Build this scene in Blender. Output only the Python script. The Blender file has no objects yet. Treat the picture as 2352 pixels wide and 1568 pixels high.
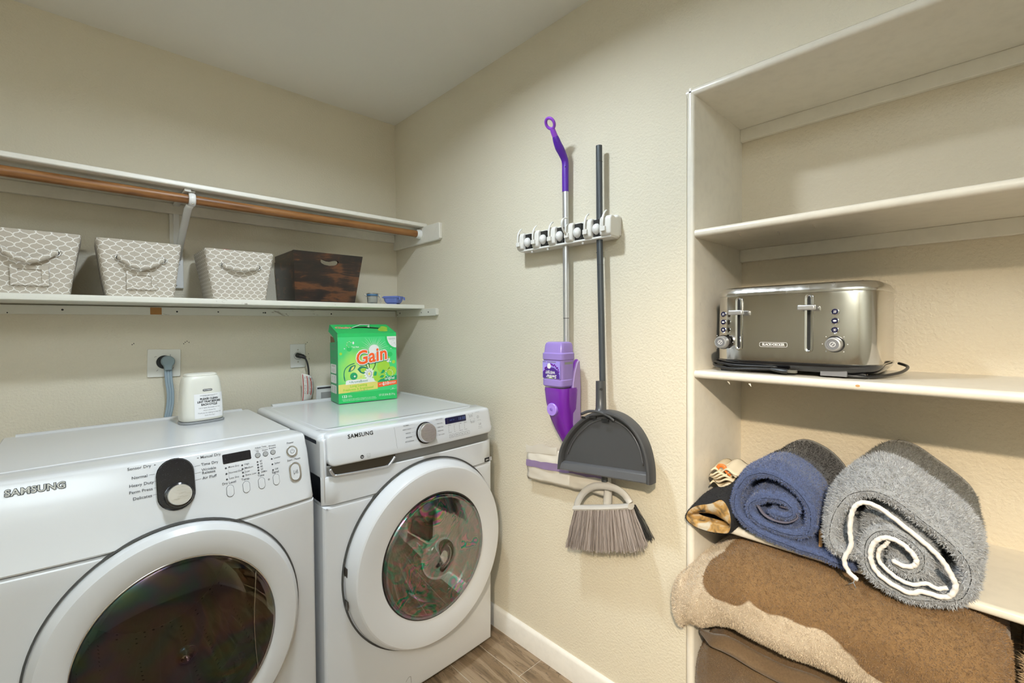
import bpy, bmesh, math, random
import numpy as np
from mathutils import Vector, Matrix, noise as mnoise

random.seed(7); np.random.seed(7)
SC = bpy.context.scene
COL = SC.collection
PI = math.pi

# ------------------------------------------------------------------ camera
cam_d = bpy.data.cameras.new('camera'); cam = bpy.data.objects.new('camera', cam_d); COL.objects.link(cam)
YAW, PITCH, ROLL = 0.7597, 0.0260, -0.0086
CAM = Vector((-1.3035, -2.3089, 1.3187))
_F = Vector((math.sin(YAW), math.cos(YAW), 0)); _R = Vector((math.cos(YAW), -math.sin(YAW), 0)); _U = Vector((0, 0, 1))
F2 = _F*math.cos(PITCH) - _U*math.sin(PITCH); U2 = _U*math.cos(PITCH) + _F*math.sin(PITCH)
R3 = _R*math.cos(ROLL) + U2*math.sin(ROLL); U3 = U2*math.cos(ROLL) - _R*math.sin(ROLL)
M = Matrix.Identity(4)
for i in range(3):
    M[i][0] = R3[i]; M[i][1] = U3[i]; M[i][2] = -F2[i]; M[i][3] = CAM[i]
cam.matrix_world = M
cam_d.sensor_width = 36; cam_d.lens = 1046.2262/2352*36
cam_d.shift_y = -8.836/2352
cam_d.clip_start = 0.02
SC.camera = cam

# ------------------------------------------------------------------ world, light, exposure
w = bpy.data.worlds.new('world'); SC.world = w; w.use_nodes = True
w.node_tree.nodes['Background'].inputs[0].default_value = (0.9, 0.95, 1, 1)
w.node_tree.nodes['Background'].inputs[1].default_value = 0.3

def area(name, loc, target, size, power, color, shape='DISK'):
    l = bpy.data.lights.new(name, 'AREA'); l.energy = power; l.color = color; l.shape = shape; l.size = size
    if shape in ('RECTANGLE', 'ELLIPSE'): l.size_y = size
    o = bpy.data.objects.new(name, l); COL.objects.link(o); o.location = loc
    d = Vector(target) - Vector(loc); o.rotation_euler = d.to_track_quat('-Z', 'Y').to_euler()
    return o
# the ceiling lamp over the machines and the warmer lamp behind the camera
la = area('ceiling_light_main', (-0.85, -1.30, 2.42), (-0.85, -1.30, 0), 0.14, 16, (0.80, 0.91, 1.0)); la.data.spread = math.radians(160)
# the photographer's light, bounced off the ceiling behind the camera
lh = area('bounce_light', (-1.85, -2.95, 1.75), (-2.15, -3.05, 2.44), 0.25, 85, (0.76, 0.89, 1.0)); lh.data.spread = math.radians(130)
# warm adjustable downlight behind the camera, turned towards the shelves
sl_d = bpy.data.lights.new('recessed_spotlight', 'SPOT'); sl_d.energy = 430; sl_d.color = (1.0, 0.83, 0.60); sl_d.spot_size = math.radians(47); sl_d.spot_blend = 1.0; sl_d.shadow_soft_size = .05
sl_o = bpy.data.objects.new('recessed_spotlight', sl_d); COL.objects.link(sl_o); sl_o.location = (-2.5, -3.05, 2.42)
sl_o.rotation_euler = (Vector((0.1, -1.95, 0.36)) - Vector(sl_o.location)).to_track_quat('-Z', 'Y').to_euler()
SC.view_settings.view_transform = 'Standard'
SC.view_settings.look = 'None'
SC.view_settings.gamma = 1
SC.view_settings.use_curve_mapping = False
SC.view_settings.exposure = 0.30
try:
    SC.cycles.max_bounces = 10; SC.cycles.diffuse_bounces = 6; SC.cycles.glossy_bounces = 5
    SC.cycles.transmission_bounces = 8; SC.cycles.transparent_max_bounces = 8
    SC.cycles.sample_clamp_indirect = 4.0
    SC.cycles.caustics_reflective = False; SC.cycles.caustics_refractive = False
except Exception: pass

# ------------------------------------------------------------------ material helpers
class S:
    """a node socket with arithmetic"""
    def __init__(s, nt, sock): s.nt, s.k = nt, sock
    def op(s, o, b=None, c=None):
        n = s.nt.nodes.new('ShaderNodeMath'); n.operation = o
        s.nt.links.new(s.k, n.inputs[0])
        for i, q in ((1, b), (2, c)):
            if q is None: continue
            if isinstance(q, S): s.nt.links.new(q.k, n.inputs[i])
            else: n.inputs[i].default_value = q
        return S(s.nt, n.outputs[0])
    def __add__(s, b): return s.op('ADD', b)
    def __sub__(s, b): return s.op('SUBTRACT', b)
    def __mul__(s, b): return s.op('MULTIPLY', b)
    def abs(s): return s.op('ABSOLUTE')
    def lt(s, b): return s.op('LESS_THAN', b)
    def gt(s, b): return s.op('GREATER_THAN', b)

class Mat:
    def __init__(s, name, col=(.8, .8, .8), rough=.5, metal=0., spec=.5, **kw):
        s.m = bpy.data.materials.new(name); s.m.use_nodes = True; s.nt = s.m.node_tree
        s.b = s.nt.nodes['Principled BSDF']
        s.b.inputs['Base Color'].default_value = (*col, 1)
        s.b.inputs['Roughness'].default_value = rough; s.b.inputs['Metallic'].default_value = metal
        s.b.inputs['Specular IOR Level'].default_value = spec
        for k, v in kw.items(): s.b.inputs[k.replace('_', ' ')].default_value = v
        s._c = None
    def node(s, t, **kw):
        n = s.nt.nodes.new(t)
        for k, v in kw.items(): setattr(n, k, v)
        return n
    def link(s, a, b): s.nt.links.new(a.k if isinstance(a, S) else a, b)
    def coord(s, which='Object', scale=(1, 1, 1), rot=(0, 0, 0), loc=(0, 0, 0)):
        t = s.node('ShaderNodeTexCoord'); m = s.node('ShaderNodeMapping')
        s.link(t.outputs[which], m.inputs[0]); m.inputs['Scale'].default_value = scale
        m.inputs['Rotation'].default_value = rot; m.inputs['Location'].default_value = loc
        return m.outputs[0]
    def xyz(s, which='Object', scale=(1, 1, 1), **k):
        n = s.node('ShaderNodeSeparateXYZ'); s.link(s.coord(which, scale, **k), n.inputs[0])
        return [S(s.nt, n.outputs[i]) for i in range(3)]
    def noise(s, scale=5, detail=3, rough=.5, dist=0., co=None, which='Object', vscale=(1, 1, 1)):
        n = s.node('ShaderNodeTexNoise'); n.inputs['Scale'].default_value = scale; n.inputs['Detail'].default_value = detail
        n.inputs['Roughness'].default_value = rough; n.inputs['Distortion'].default_value = dist
        s.link(co if co is not None else s.coord(which, vscale), n.inputs['Vector'])
        return S(s.nt, n.outputs[0])
    def fibre(s, scale):
        a = s.node('ShaderNodeAttribute'); a.attribute_name = 'fibre'
        return s.noise(scale, 3, .6) * .45 + S(s.nt, a.outputs['Fac']) * .6
    def ramp(s, f, stops, interp='LINEAR'):
        n = s.node('ShaderNodeValToRGB'); e = n.color_ramp.elements; n.color_ramp.interpolation = interp
        while len(e) < len(stops): e.new(.5)
        for el, (p, c) in zip(e, stops): el.position = p; el.color = (*c, 1)
        s.link(f, n.inputs[0]); return n.outputs[0]
    def mix(s, f, a, b, mode='MIX'):
        n = s.node('ShaderNodeMix', data_type='RGBA', blend_type=mode)
        if isinstance(f, (int, float)): n.inputs[0].default_value = f
        else: s.link(f, n.inputs[0])
        for i, q in ((6, a), (7, b)):
            if isinstance(q, tuple): n.inputs[i].default_value = (*q, 1)
            else: s.link(q, n.inputs[i])
        return n.outputs[2]
    def color(s, sock): s.link(sock, s.b.inputs['Base Color']); return s
    def bump(s, h, strength=.3, dist=.002):
        n = s.node('ShaderNodeBump'); n.inputs['Strength'].default_value = strength; n.inputs['Distance'].default_value = dist
        s.link(h, n.inputs['Height']); s.link(n.outputs[0], s.b.inputs['Normal']); return s

MATS = {}
def simple(name, col, rough=.5, metal=0., spec=.5, **kw):
    if name not in MATS: MATS[name] = Mat(name, col, rough, metal, spec, **kw).m
    return MATS[name]

def wallpaint(name, col, bump=.30, scale=135., sat=.05):
    m = Mat(name, col, .62, 0, .35)
    big = m.noise(1.6, 2)
    m.color(m.mix(m.noise(6, 3) * .5, col, tuple(c*(1-sat) for c in col)))
    h = m.noise(scale, 3, .55)
    r = S(m.nt, m.ramp(h, [(.35, (0, 0, 0)), (.68, (1, 1, 1))]))
    m.bump(r, bump, .003)
    MATS[name] = m.m; return m.m

wallpaint('wall_paint', (.68, .625, .505))
wallpaint('ceiling_paint', (.80, .785, .745), .08, 60)
wallpaint('niche_paint', (.68, .60, .47), .4, 95)
def paint(name, col, rough=.35):
    m = Mat(name, col, rough, 0, .5)
    n = m.noise(30, 4, .6)
    m.color(m.mix(S(m.nt, m.ramp(n, [(.45, (0, 0, 0)), (.75, (1, 1, 1))])), col, tuple(c*.93 for c in col)))
    m.bump(m.noise(55, 2), .10, .002)
    MATS[name] = m.m; return m.m
paint('shelf_white', (.76, .73, .66), .38)
paint('unit_white', (.78, .735, .65), .28)
paint('trim_white', (.78, .76, .72), .32)

def scuffed():
    m = Mat('scuffed_white', (.68, .67, .60), .45)
    n = m.noise(22, 5, .65, 1.5, vscale=(.35, 1, 1))
    s = m.ramp(n, [(.66, (0, 0, 0)), (.70, (1, 1, 1))])
    m.color(m.mix(s, (.70, .685, .61), (.36, .33, .27)))
    MATS['scuffed_white'] = m.m
scuffed()

def wood(name, a, b, c, scale, axis, rough=.4, bump=.15):
    m = Mat(name, a, rough)
    vs = [1, 1, 1]; vs[axis] = .07
    co = m.coord('Object', tuple(vs))
    n1 = m.noise(scale, 6, .6, 1.2, co=co); n2 = m.noise(scale*3.2, 4, .6, .5, co=co)
    col = m.ramp(n1, [(.32, c), (.5, a), (.66, b)])
    col = m.mix(m.noise(scale*5, 3, co=co) * .35, col, c)
    m.color(col); m.bump(n2, bump, .001)
    MATS[name] = m.m; return m
wood('rod_wood', (.27, .115, .032), (.36, .17, .055), (.12, .045, .012), 42, 0, .4)
def crate_mat():
    m = Mat('crate_wood', (.03, .012, .006), .32, Coat_Weight=.25, Coat_Roughness=.25)
    co = m.coord('Object', (.16, .3, 1.0))
    n = m.noise(30, 6, .65, .8, co=co)
    patch = m.noise(9, 3, .5, .6)
    f = n * .75 + patch * .45
    m.color(m.ramp(f, [(.54, (.008, .006, .005)), (.63, (.022, .010, .007)), (.71, (.11, .038, .012)), (.80, (.06, .022, .010))]))
    m.bump(n, .2, .0015); MATS['crate_wood'] = m.m
crate_mat()

def floor_mat():
    m = Mat('plank_tile', (.3, .22, .14), .38)
    oi = m.node('ShaderNodeObjectInfo')
    t = m.node('ShaderNodeTexCoord'); ad = m.node('ShaderNodeVectorMath', operation='ADD')
    sc = m.node('ShaderNodeVectorMath', operation='SCALE'); cmb = m.node('ShaderNodeCombineXYZ')
    m.link(oi.outputs['Random'], cmb.inputs[0]); m.link(oi.outputs['Random'], cmb.inputs[1])
    m.link(cmb.outputs[0], sc.inputs[0]); sc.inputs['Scale'].default_value = 17
    m.link(t.outputs['Object'], ad.inputs[0]); m.link(sc.outputs[0], ad.inputs[1])
    mp = m.node('ShaderNodeMapping'); m.link(ad.outputs[0], mp.inputs[0]); mp.inputs['Scale'].default_value = (1, .13, 1)
    n = m.noise(16, 6, .55, 2.2, co=mp.outputs[0]); n2 = m.noise(75, 4, .6, .6, co=mp.outputs[0])
    w_ = n * 4.0; saw = w_.op('FRACT')
    base = m.ramp(n, [(.3, (.075, .045, .022)), (.46, (.19, .125, .07)), (.60, (.29, .21, .135)), (.75, (.14, .09, .05))])
    line = m.ramp(saw, [(0, (0, 0, 0)), (.06, (1, 1, 1)), (.94, (1, 1, 1)), (1, (0, 0, 0))])
    col = m.mix(S(m.nt, line) * -1.0 + .95, base, (.06, .035, .018))
    col = m.mix(n2 * .22, col, (.36, .28, .19)); m.color(col)
    m.bump(n2, .12, .001); MATS['plank_tile'] = m.m
floor_mat()
simple('grout', (.55, .50, .42), .8)

# appliances
def appliance(name, col, rough=.22):
    m = Mat(name, col, rough, 0, .5, Coat_Weight=.35, Coat_Roughness=.08)
    m.color(m.mix(m.noise(4, 2) * .4, col, tuple(c*.97 for c in col)))
    m.bump(m.noise(700, 1), .02, .0005)
    MATS[name] = m.m
appliance('dryer_white', (.64, .645, .655), .26)
appliance('washer_white', (.68, .69, .71), .18)
simple('seam_dark', (.05, .048, .045), .6)
simple('cabinet_side_grey', (.62, .63, .65), .35)
simple('grey_trim', (.165, .16, .15), .35)
simple('drawer_dark', (.035, .028, .019), .3)
simple('steel', (.62, .61, .59), .28, 1.0)
simple('chrome', (.75, .75, .76), .08, 1.0)
simple('black_gloss', (.008, .008, .010), .12, 0, .5, Coat_Weight=.5, Coat_Roughness=.03)
simple('black_plastic', (.012, .012, .013), .38)
simple('button_grey', (.33, .33, .32), .4)
simple('print_dark', (.05, .05, .055), .5)
simple('print_grey', (.22, .22, .22), .5)
simple('print_black', (.008, .008, .008), .5)
simple('logo_silver', (.26, .245, .21), .4, .3)
simple('white_plastic', (.80, .80, .79), .35)
simple('screen_blue', (.012, .012, .05), .12, Coat_Weight=.6, Coat_Roughness=.03)
simple('screen_digit', (.06, .09, .22), .4)
def speckle():
    m = Mat('dusty_black', (.006, .006, .008), .08, 0, .5, Coat_Weight=.6, Coat_Roughness=.02)
    n = m.noise(900, 1)
    f = m.ramp(n, [(.72, (0, 0, 0)), (.78, (1, 1, 1))])
    m.color(m.mix(f, (.008, .008, .012), (.40, .40, .42))); MATS['dusty_black'] = m.m
speckle()
def brushed(name, col, rough, sc=(1, 1, 60), scale=40):
    m = Mat(name, col, rough, 1.0)
    n = m.noise(scale, 3, .6, co=m.coord('Object', sc))
    m.link(S(m.nt, m.ramp(n, [(.3, (rough*.7,)*3), (.7, (rough*1.4,)*3)])), m.b.inputs['Roughness'])
    m.bump(n, .03, .0006); MATS[name] = m.m
brushed('dial_steel', (.86, .85, .83), .34)
brushed('toaster_steel', (.63, .61, .575), .13, (1, 1, .02), 60)
brushed('toaster_lid_steel', (.66, .65, .63), .20, (1, 1, .02), 60)

def door_glass(name, tint, film_lo, film_hi, nscale, fior):
    m = Mat(name, tint, .03, 0, .5, IOR=1.45)
    m.b.inputs['Transmission Weight'].default_value = 1.0
    n = m.noise(nscale, 3, .55, 1.4)
    mr = m.node('ShaderNodeMapRange'); mr.inputs['From Min'].default_value = .3; mr.inputs['From Max'].default_value = .7
    mr.inputs['To Min'].default_value = film_lo; mr.inputs['To Max'].default_value = film_hi
    m.link(n, mr.inputs['Value']); m.link(mr.outputs[0], m.b.inputs['Thin Film Thickness'])
    m.b.inputs['Thin Film IOR'].default_value = fior
    MATS[name] = m.m
door_glass('dryer_glass', (.50, .465, .42), 250, 520, 5, 1.56)
door_glass('washer_glass', (.55, .53, .52), 250, 900, 7, 2.3)
def drum():
    m = Mat('drum_metal', (.30, .28, .25), .38, .7)
    x, y, z = m.xyz('Object', (45, 45, 45))
    v = m.node('ShaderNodeTexVoronoi'); v.inputs['Scale'].default_value = 42; v.inputs['Randomness'].default_value = 0
    m.link(m.coord('Object'), v.inputs['Vector'])
    m.color(m.mix(S(m.nt, v.outputs[0]).lt(.16), (.30, .28, .24), (.02, .02, .02))); MATS['drum_metal'] = m.m
drum()
simple('rubber_grey', (.16, .16, .17), .5)
simple('drum_back', (.17, .15, .12), .5, .3)

# fabrics
def basket_mat():
    m = Mat('trellis_fabric', (.47, .42, .35), .85)
    u, v, _ = m.xyz('UV', (1/.0285, 1/.0290, 1))
    nz = m.noise(260, 2)
    p, q = u + v, u - v
    def line(a, b):
        wig = (b * (2*PI)).op('SINE') * .085
        d = (a + wig + .5).op('FRACT') - .5
        return d.abs()
    l1, l2 = line(p, q), line(q, p)
    d = l1.op('MINIMUM', l2)
    f = d.op('LESS_THAN', .062)
    base = m.mix(nz, (.44, .39, .325), (.52, .47, .40))
    m.color(m.mix(f, base, (.82, .80, .76)))
    m.bump(m.noise(600, 1), .15, .0008)
    MATS['trellis_fabric'] = m.m
basket_mat()
simple('basket_lining', (.40, .36, .30), .9)
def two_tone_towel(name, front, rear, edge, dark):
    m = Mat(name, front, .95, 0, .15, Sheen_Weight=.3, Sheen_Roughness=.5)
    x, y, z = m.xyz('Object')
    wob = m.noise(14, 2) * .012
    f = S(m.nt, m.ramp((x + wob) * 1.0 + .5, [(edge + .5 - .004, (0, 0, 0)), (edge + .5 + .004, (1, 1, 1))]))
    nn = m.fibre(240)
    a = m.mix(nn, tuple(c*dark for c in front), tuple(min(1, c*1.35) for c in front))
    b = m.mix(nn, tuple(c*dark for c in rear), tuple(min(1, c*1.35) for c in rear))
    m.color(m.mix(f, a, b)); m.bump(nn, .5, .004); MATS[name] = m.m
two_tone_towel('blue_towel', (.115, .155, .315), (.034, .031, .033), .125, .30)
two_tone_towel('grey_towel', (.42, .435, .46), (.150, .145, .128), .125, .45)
simple('piping_white', (.72, .70, .68), .8)
simple('hem_grey', (.10, .09, .12), .9)
def patch_fleece(name, brown, beige, thr, scale, loc, dark=.6):
    m = Mat(name, brown, .95, 0, .1, Sheen_Weight=.25, Sheen_Roughness=.5)
    n = m.noise(scale, 2, .45, .4, co=m.coord('Object', (.8, .75, 1.0), loc=loc))
    x, y, z = m.xyz('Object')
    g = (z * -1.0) + (y * .17) + (n * .27) + .5
    f = S(m.nt, m.ramp(g, [(thr - .004, (0, 0, 0)), (thr + .004, (1, 1, 1))]))
    nn = m.fibre(200); soft = m.noise(18, 3)
    a = m.mix(nn, tuple(c*dark for c in brown), tuple(c*1.5 for c in brown))
    a = m.mix(soft * .4, a, tuple(c*.5 for c in brown))
    b = m.mix(nn, tuple(c*.78 for c in beige), tuple(min(1, c*1.2) for c in beige))
    m.color(m.mix(f, a, b)); m.bump(nn, .5, .004); MATS[name] = m.m
patch_fleece('brown_fleece', (.26, .150, .066), (.60, .50, .38), .512, 8.0, (0, .3, 0))
patch_fleece('umber_fleece', (.225, .145, .08), (.50, .46, .42), .72, 6.0, (1.3, .2, .4), .45)
patch_fleece('cream_fleece', (.60, .44, .27), (.62, .48, .32), .5, 3, (0, 0, 0), .7)
simple('mitt_black', (.012, .012, .014), .95)
def mitt_in():
    m = Mat('mitt_lining', (.4, .25, .09), .9)
    f = m.noise(28, 3, .5, .5)
    m.color(m.ramp(f, [(.35, (.06, .045, .03)), (.5, (.42, .24, .07)), (.62, (.50, .45, .36))])); m.bump(m.noise(300, 2), .4, .002)
    MATS['mitt_lining'] = m.m
mitt_in()
simple('cream_cloth', (.66, .56, .40), .9)
simple('orange_strip', (.75, .16, .02), .5)
simple('scrap_wood', (.50, .27, .10), .6)
simple('pad_white', (.66, .62, .55), .95)
simple('pad_purple', (.24, .17, .31), .95)

# plastics
simple('swiffer_grip', (.085, .012, .33), .4)
simple('swiffer_loop', (.26, .06, .55), .35)
simple('swiffer_body', (.155, .014, .33), .2, Coat_Weight=.4, Coat_Roughness=.1)
simple('swiffer_light', (.36, .22, .72), .3)
simple('swiffer_translucent', (.40, .28, .74), .18, Transmission_Weight=.25)
simple('swiffer_side', (.36, .26, .50), .55)
simple('swiffer_label', (.34, .27, .75), .35)
simple('swiffer_label_dark', (.07, .02, .24), .35)
simple('print_white', (.80, .80, .80), .5)
simple('alu', (.66, .67, .70), .32, .85)
simple('broom_pole_grey', (.060, .068, .076), .33, .2)
simple('dustpan_grey', (.055, .056, .060), .36)
simple('dustpan_light', (.085, .088, .096), .3)
simple('broom_head_grey', (.50, .48, .45), .4)
simple('rack_white', (.70, .68, .64), .35)
simple('rack_black', (.015, .014, .012), .6)
simple('rack_ball', (.74, .73, .71), .28)
simple('bristle_grey', (.30, .255, .235), .7)
simple('bristle_dark', (.02, .02, .02), .7)
simple('plug_grey', (.20, .26, .28), .45)
simple('cord_grey', (.27, .345, .40), .45)
simple('plate_ivory', (.74, .73, .68), .4)
simple('plate_grey', (.74, .73, .70), .45)
simple('brass_screw', (.5, .47, .4), .35, .9)
simple('tag_paper', (.74, .71, .66), .7)
simple('tag_red', (.45, .05, .03), .6)
simple('bin_cream', (.72, .71, .64), .38)
simple('bin_grey', (.24, .25, .26), .4)
simple('sticker_white', (.82, .82, .83), .5)
simple('jar_blue', (.05, .16, .33), .4)
simple('jar_glass', (.85, .88, .86), .05, 0, .5, Transmission_Weight=.8, IOR=1.3)
simple('lunch_blue', (.14, .19, .50), .45)
simple('det_green', (.02, .50, .12), .4)
simple('det_dark', (.012, .33, .12), .4)
simple('det_lime', (.36, .62, .05), .4)
simple('det_yellow', (.72, .66, .16), .4)
simple('det_orange', (.90, .115, .02), .4)
simple('det_white', (.82, .83, .80), .4)
simple('det_teal', (.015, .20, .13), .4)
simple('cardboard', (.24, .135, .075), .9)
simple('raw_wood', (.36, .17, .05), .8)
def det_front():
    m = Mat('det_front', (.05, .6, .2), .38)
    x, y, z = m.xyz('Object')
    dx, dz = x - .10, z - .14
    d = ((dx*dx) + (dz*dz)*1.2).op('SQRT')
    wob = m.noise(16, 2) * .05
    m.color(m.ramp((d + wob) * 3.6, [(.10, (.74, .84, .32)), (.30, (.40, .74, .12)), (.50, (.07, .60, .17)), (.75, (.05, .62, .20)), (1, (.02, .50, .12))]))
    MATS['det_front'] = m.m
det_front()

# ------------------------------------------------------------------ mesh helpers
class MB:
    def __init__(s): s.v = []; s.f = []; s.mi = []; s.cur = 0; s.uv = None
    def add(s, vs, fs):
        o = len(s.v); s.v += [tuple(p) for p in vs]; s.f += [tuple(i + o for i in f) for f in fs]; s.mi += [s.cur]*len(fs); return s
    def box(s, x0, x1, y0, y1, z0, z1):
        v = [(x, y, z) for x in (x0, x1) for y in (y0, y1) for z in (z0, z1)]
        return s.add(v, [(0, 1, 3, 2), (4, 6, 7, 5), (0, 4, 5, 1), (2, 3, 7, 6), (0, 2, 6, 4), (1, 5, 7, 3)])
    def frame(s, path, closed=False):
        P = [Vector(p) for p in path]; n = len(P); T = []
        for i in range(n):
            a = P[i-1] if (i > 0 or closed) else P[i]; b = P[(i+1) % n] if (i < n-1 or closed) else P[i]
            T.append((b - a).normalized())
        ref = Vector((0, 0, 1)) if abs(T[0].z) < .9 else Vector((1, 0, 0))
        u = (ref - T[0]*ref.dot(T[0])).normalized(); fr = []
        for t in T:
            u = (u - t*u.dot(t)); u = u.normalized() if u.length > 1e-6 else t.orthogonal().normalized()
            fr.append((u.copy(), t.cross(u)))
        return P, fr
    def tube(s, path, r, seg=12, closed=False, cap=True, sx=1., sy=1.):
        P, fr = s.frame(path, closed); n = len(P); rs = r if isinstance(r, (list, tuple)) else [r]*n
        vs = []; fs = []
        for p, (u, v), rr in zip(P, fr, rs):
            for k in range(seg):
                a = 2*PI*k/seg; vs.append(p + u*(math.cos(a)*rr*sx) + v*(math.sin(a)*rr*sy))
        m = n if closed else n-1
        for i in range(m):
            j = (i+1) % n
            for k in range(seg): fs.append((i*seg+k, i*seg+(k+1) % seg, j*seg+(k+1) % seg, j*seg+k))
        if cap and not closed: fs += [tuple(reversed(range(seg))), tuple(range((n-1)*seg, n*seg))]
        return s.add(vs, fs)
    def lathe(s, prof, origin, axis, seg=48, ex=1., ez=1., yfun=None, a0=0, a1=2*PI):
        """prof: list of (r, t); t along axis. axis 'x','y','z'."""
        O = Vector(origin); full = abs(a1 - a0 - 2*PI) < 1e-6; n = seg if full else seg+1; vs = []; fs = []
        for r, t in prof:
            for k in range(n):
                a = a0 + (a1-a0)*k/seg; c, d = math.cos(a)*r*ex, math.sin(a)*r*ez
                if axis == 'y': p = (c, t, d)
                elif axis == 'z': p = (c, d, t)
                else: p = (t, c, d)
                p = [O[0]+p[0], O[1]+p[1], O[2]+p[2]]
                if yfun: p[1] += yfun(p[0], p[2])
                vs.append(p)
        for i in range(len(prof)-1):
            for k in range(seg):
                k2 = (k+1) % n
                fs.append((i*n+k, i*n+k2, (i+1)*n+k2, (i+1)*n+k))
        return s.add(vs, fs)
    def prism(s, poly, d0, d1, plane='xz'):
        """extrude a 2d polygon; plane 'xz' extrudes along y, 'yz' along x, 'xy' along z"""
        def P(a, b, d): return {'xz': (a, d, b), 'yz': (d, a, b), 'xy': (a, b, d)}[plane]
        n = len(poly)
        vs = [P(a, b, d0) for a, b in poly] + [P(a, b, d1) for a, b in poly]
        fs = [tuple(range(n)), tuple(reversed(range(n, 2*n)))] + [(i, i+n, (i+1) % n+n, (i+1) % n) for i in range(n)]
        return s.add(vs, fs)
    def grid(s, rows, closed=False):
        n = len(rows[0]); vs = [p for r in rows for p in r]; fs = []
        for i in range(len(rows)-1):
            for k in range(n if closed else n-1):
                k2 = (k+1) % n; fs.append((i*n+k, i*n+k2, (i+1)*n+k2, (i+1)*n+k))
        return s.add(vs, fs)
    def disc(s, c, u, v, r, seg=20, r2=None):
        c, u, v = Vector(c), Vector(u), Vector(v); r2 = r2 or r
        return s.add([c + u*(r*math.cos(2*PI*k/seg)) + v*(r2*math.sin(2*PI*k/seg)) for k in range(seg)], [tuple(range(seg))])
    def xform(s, mat): s.v = [tuple(mat @ Vector(p)) for p in s.v]; return s
    def shift(s, d): s.v = [(p[0]+d[0], p[1]+d[1], p[2]+d[2]) for p in s.v]; return s
    def build(s, name, mat, parent=None, smooth=False, bevel=0, seg=3, sub=0, local=False, fix=True, angle=35):
        off = Vector((0, 0, 0))
        if parent is not None and not local: off = WORLD[parent.name]
        me = bpy.data.meshes.new(name)
        me.from_pydata([(p[0]-off[0], p[1]-off[1], p[2]-off[2]) for p in s.v], [], s.f)
        mats = mat if isinstance(mat, (list, tuple)) else [mat]
        for q in mats: me.materials.append(MATS[q])
        if len(mats) > 1: me.polygons.foreach_set('material_index', s.mi)
        if s.uv: 
            ul = me.uv_layers.new(name='UVMap')
            vi = [0]*len(me.loops); me.loops.foreach_get('vertex_index', vi)
            ul.data.foreach_set('uv', [c for i in vi for c in s.uv[i]])
        if fix:
            bm = bmesh.new(); bm.from_mesh(me); bmesh.ops.remove_doubles(bm, verts=bm.verts, dist=1e-6) if not s.uv else None
            bmesh.ops.recalc_face_normals(bm, faces=bm.faces); bm.to_mesh(me); bm.free()
        if smooth is True or smooth == 'auto':
            me.polygons.foreach_set('use_smooth', [True]*len(me.polygons))
            if smooth == 'auto': me.set_sharp_from_angle(angle=math.radians(angle))
        o = bpy.data.objects.new(name, me); COL.objects.link(o)
        if bevel:
            b = o.modifiers.new('bevel', 'BEVEL'); b.width = bevel; b.segments = seg; b.limit_method = 'ANGLE'; b.angle_limit = math.radians(angle)
            b.harden_normals = False
            if smooth is False:
                me.polygons.foreach_set('use_smooth', [True]*len(me.polygons)); me.set_sharp_from_angle(angle=math.radians(60))
        if sub:
            q = o.modifiers.new('sub', 'SUBSURF'); q.levels = sub; q.render_levels = sub
        if parent is not None:
            o.parent = parent
            WORLD[o.name] = off if not local else WORLD[parent.name]
        else: WORLD[o.name] = Vector((0, 0, 0))
        return o
WORLD = {}
def thing(name, label, cat, loc=(0, 0, 0), rotz=0, group=None):
    o = bpy.data.objects.new(name, None); COL.objects.link(o); o.location = loc; o.rotation_euler = (0, 0, rotz)
    o.empty_display_size = .05
    o['label'] = label; o['category'] = cat
    if group: o['group'] = group
    WORLD[o.name] = Vector(loc); return o
def tag(o, label, cat, group=None):
    o['label'] = label; o['category'] = cat
    if group: o['group'] = group
    return o
def struct(o, label=None):
    o['kind'] = 'structure'
    if label: o['label'] = label
    return o
def smoothpath(pts, n=6, closed=False):
    P = [Vector(p) for p in pts]; out = []; m = len(P)
    rng = range(m if closed else m-1)
    for i in rng:
        p0 = P[(i-1) % m] if (closed or i > 0) else P[0]; p1 = P[i]; p2 = P[(i+1) % m]
        p3 = P[(i+2) % m] if (closed or i < m-2) else P[-1]
        for k in range(n):
            t = k/n
            out.append(.5*((2*p1) + (p2-p0)*t + (2*p0-5*p1+4*p2-p3)*t*t + (3*p1-p0-3*p2+p3)*t**3))
    if not closed: out.append(P[-1])
    return out
def rrect(w, h, r, seg=6, cx=0, cy=0):
    pts = []
    for sx, sy, a0 in ((1, 1, 0), (-1, 1, PI/2), (-1, -1, PI), (1, -1, 1.5*PI)):
        for k in range(seg+1):
            a = a0 + PI/2*k/seg
            pts.append((cx + sx*(w/2-r) + r*math.cos(a), cy + sy*(h/2-r) + r*math.sin(a)))
    return pts
def text_geo(body, size, bold=0., shear=0., align='CENTER', space=1.):
    c = bpy.data.curves.new('t', 'FONT'); c.body = body; c.size = size; c.align_x = align; c.align_y = 'CENTER'
    c.offset = bold*size; c.shear = shear; c.space_character = space; c.resolution_u = 3
    o = bpy.data.objects.new('t', c); me = bpy.data.meshes.new_from_object(o)
    vs = [tuple(v.co) for v in me.vertices]; fs = [tuple(p.vertices) for p in me.polygons]
    bpy.data.objects.remove(o); bpy.data.curves.remove(c); bpy.data.meshes.remove(me)
    return vs, fs
def put_text(mb, body, size, pos, u, v, nrm, off=.0006, sx=1., **kw):
    vs, fs = text_geo(body, size, **kw); pos, u, v, nrm = Vector(pos), Vector(u), Vector(v), Vector(nrm)
    mb.add([pos + nrm*off + u*(p[0]*sx) + v*p[1] for p in vs], fs)
def put_poly(mb, pts2, pos, u, v, nrm, off=.0006):
    pos, u, v, nrm = Vector(pos), Vector(u), Vector(v), Vector(nrm)
    mb.add([pos + nrm*off + u*a + v*b for a, b in pts2], [tuple(range(len(pts2)))])
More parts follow.
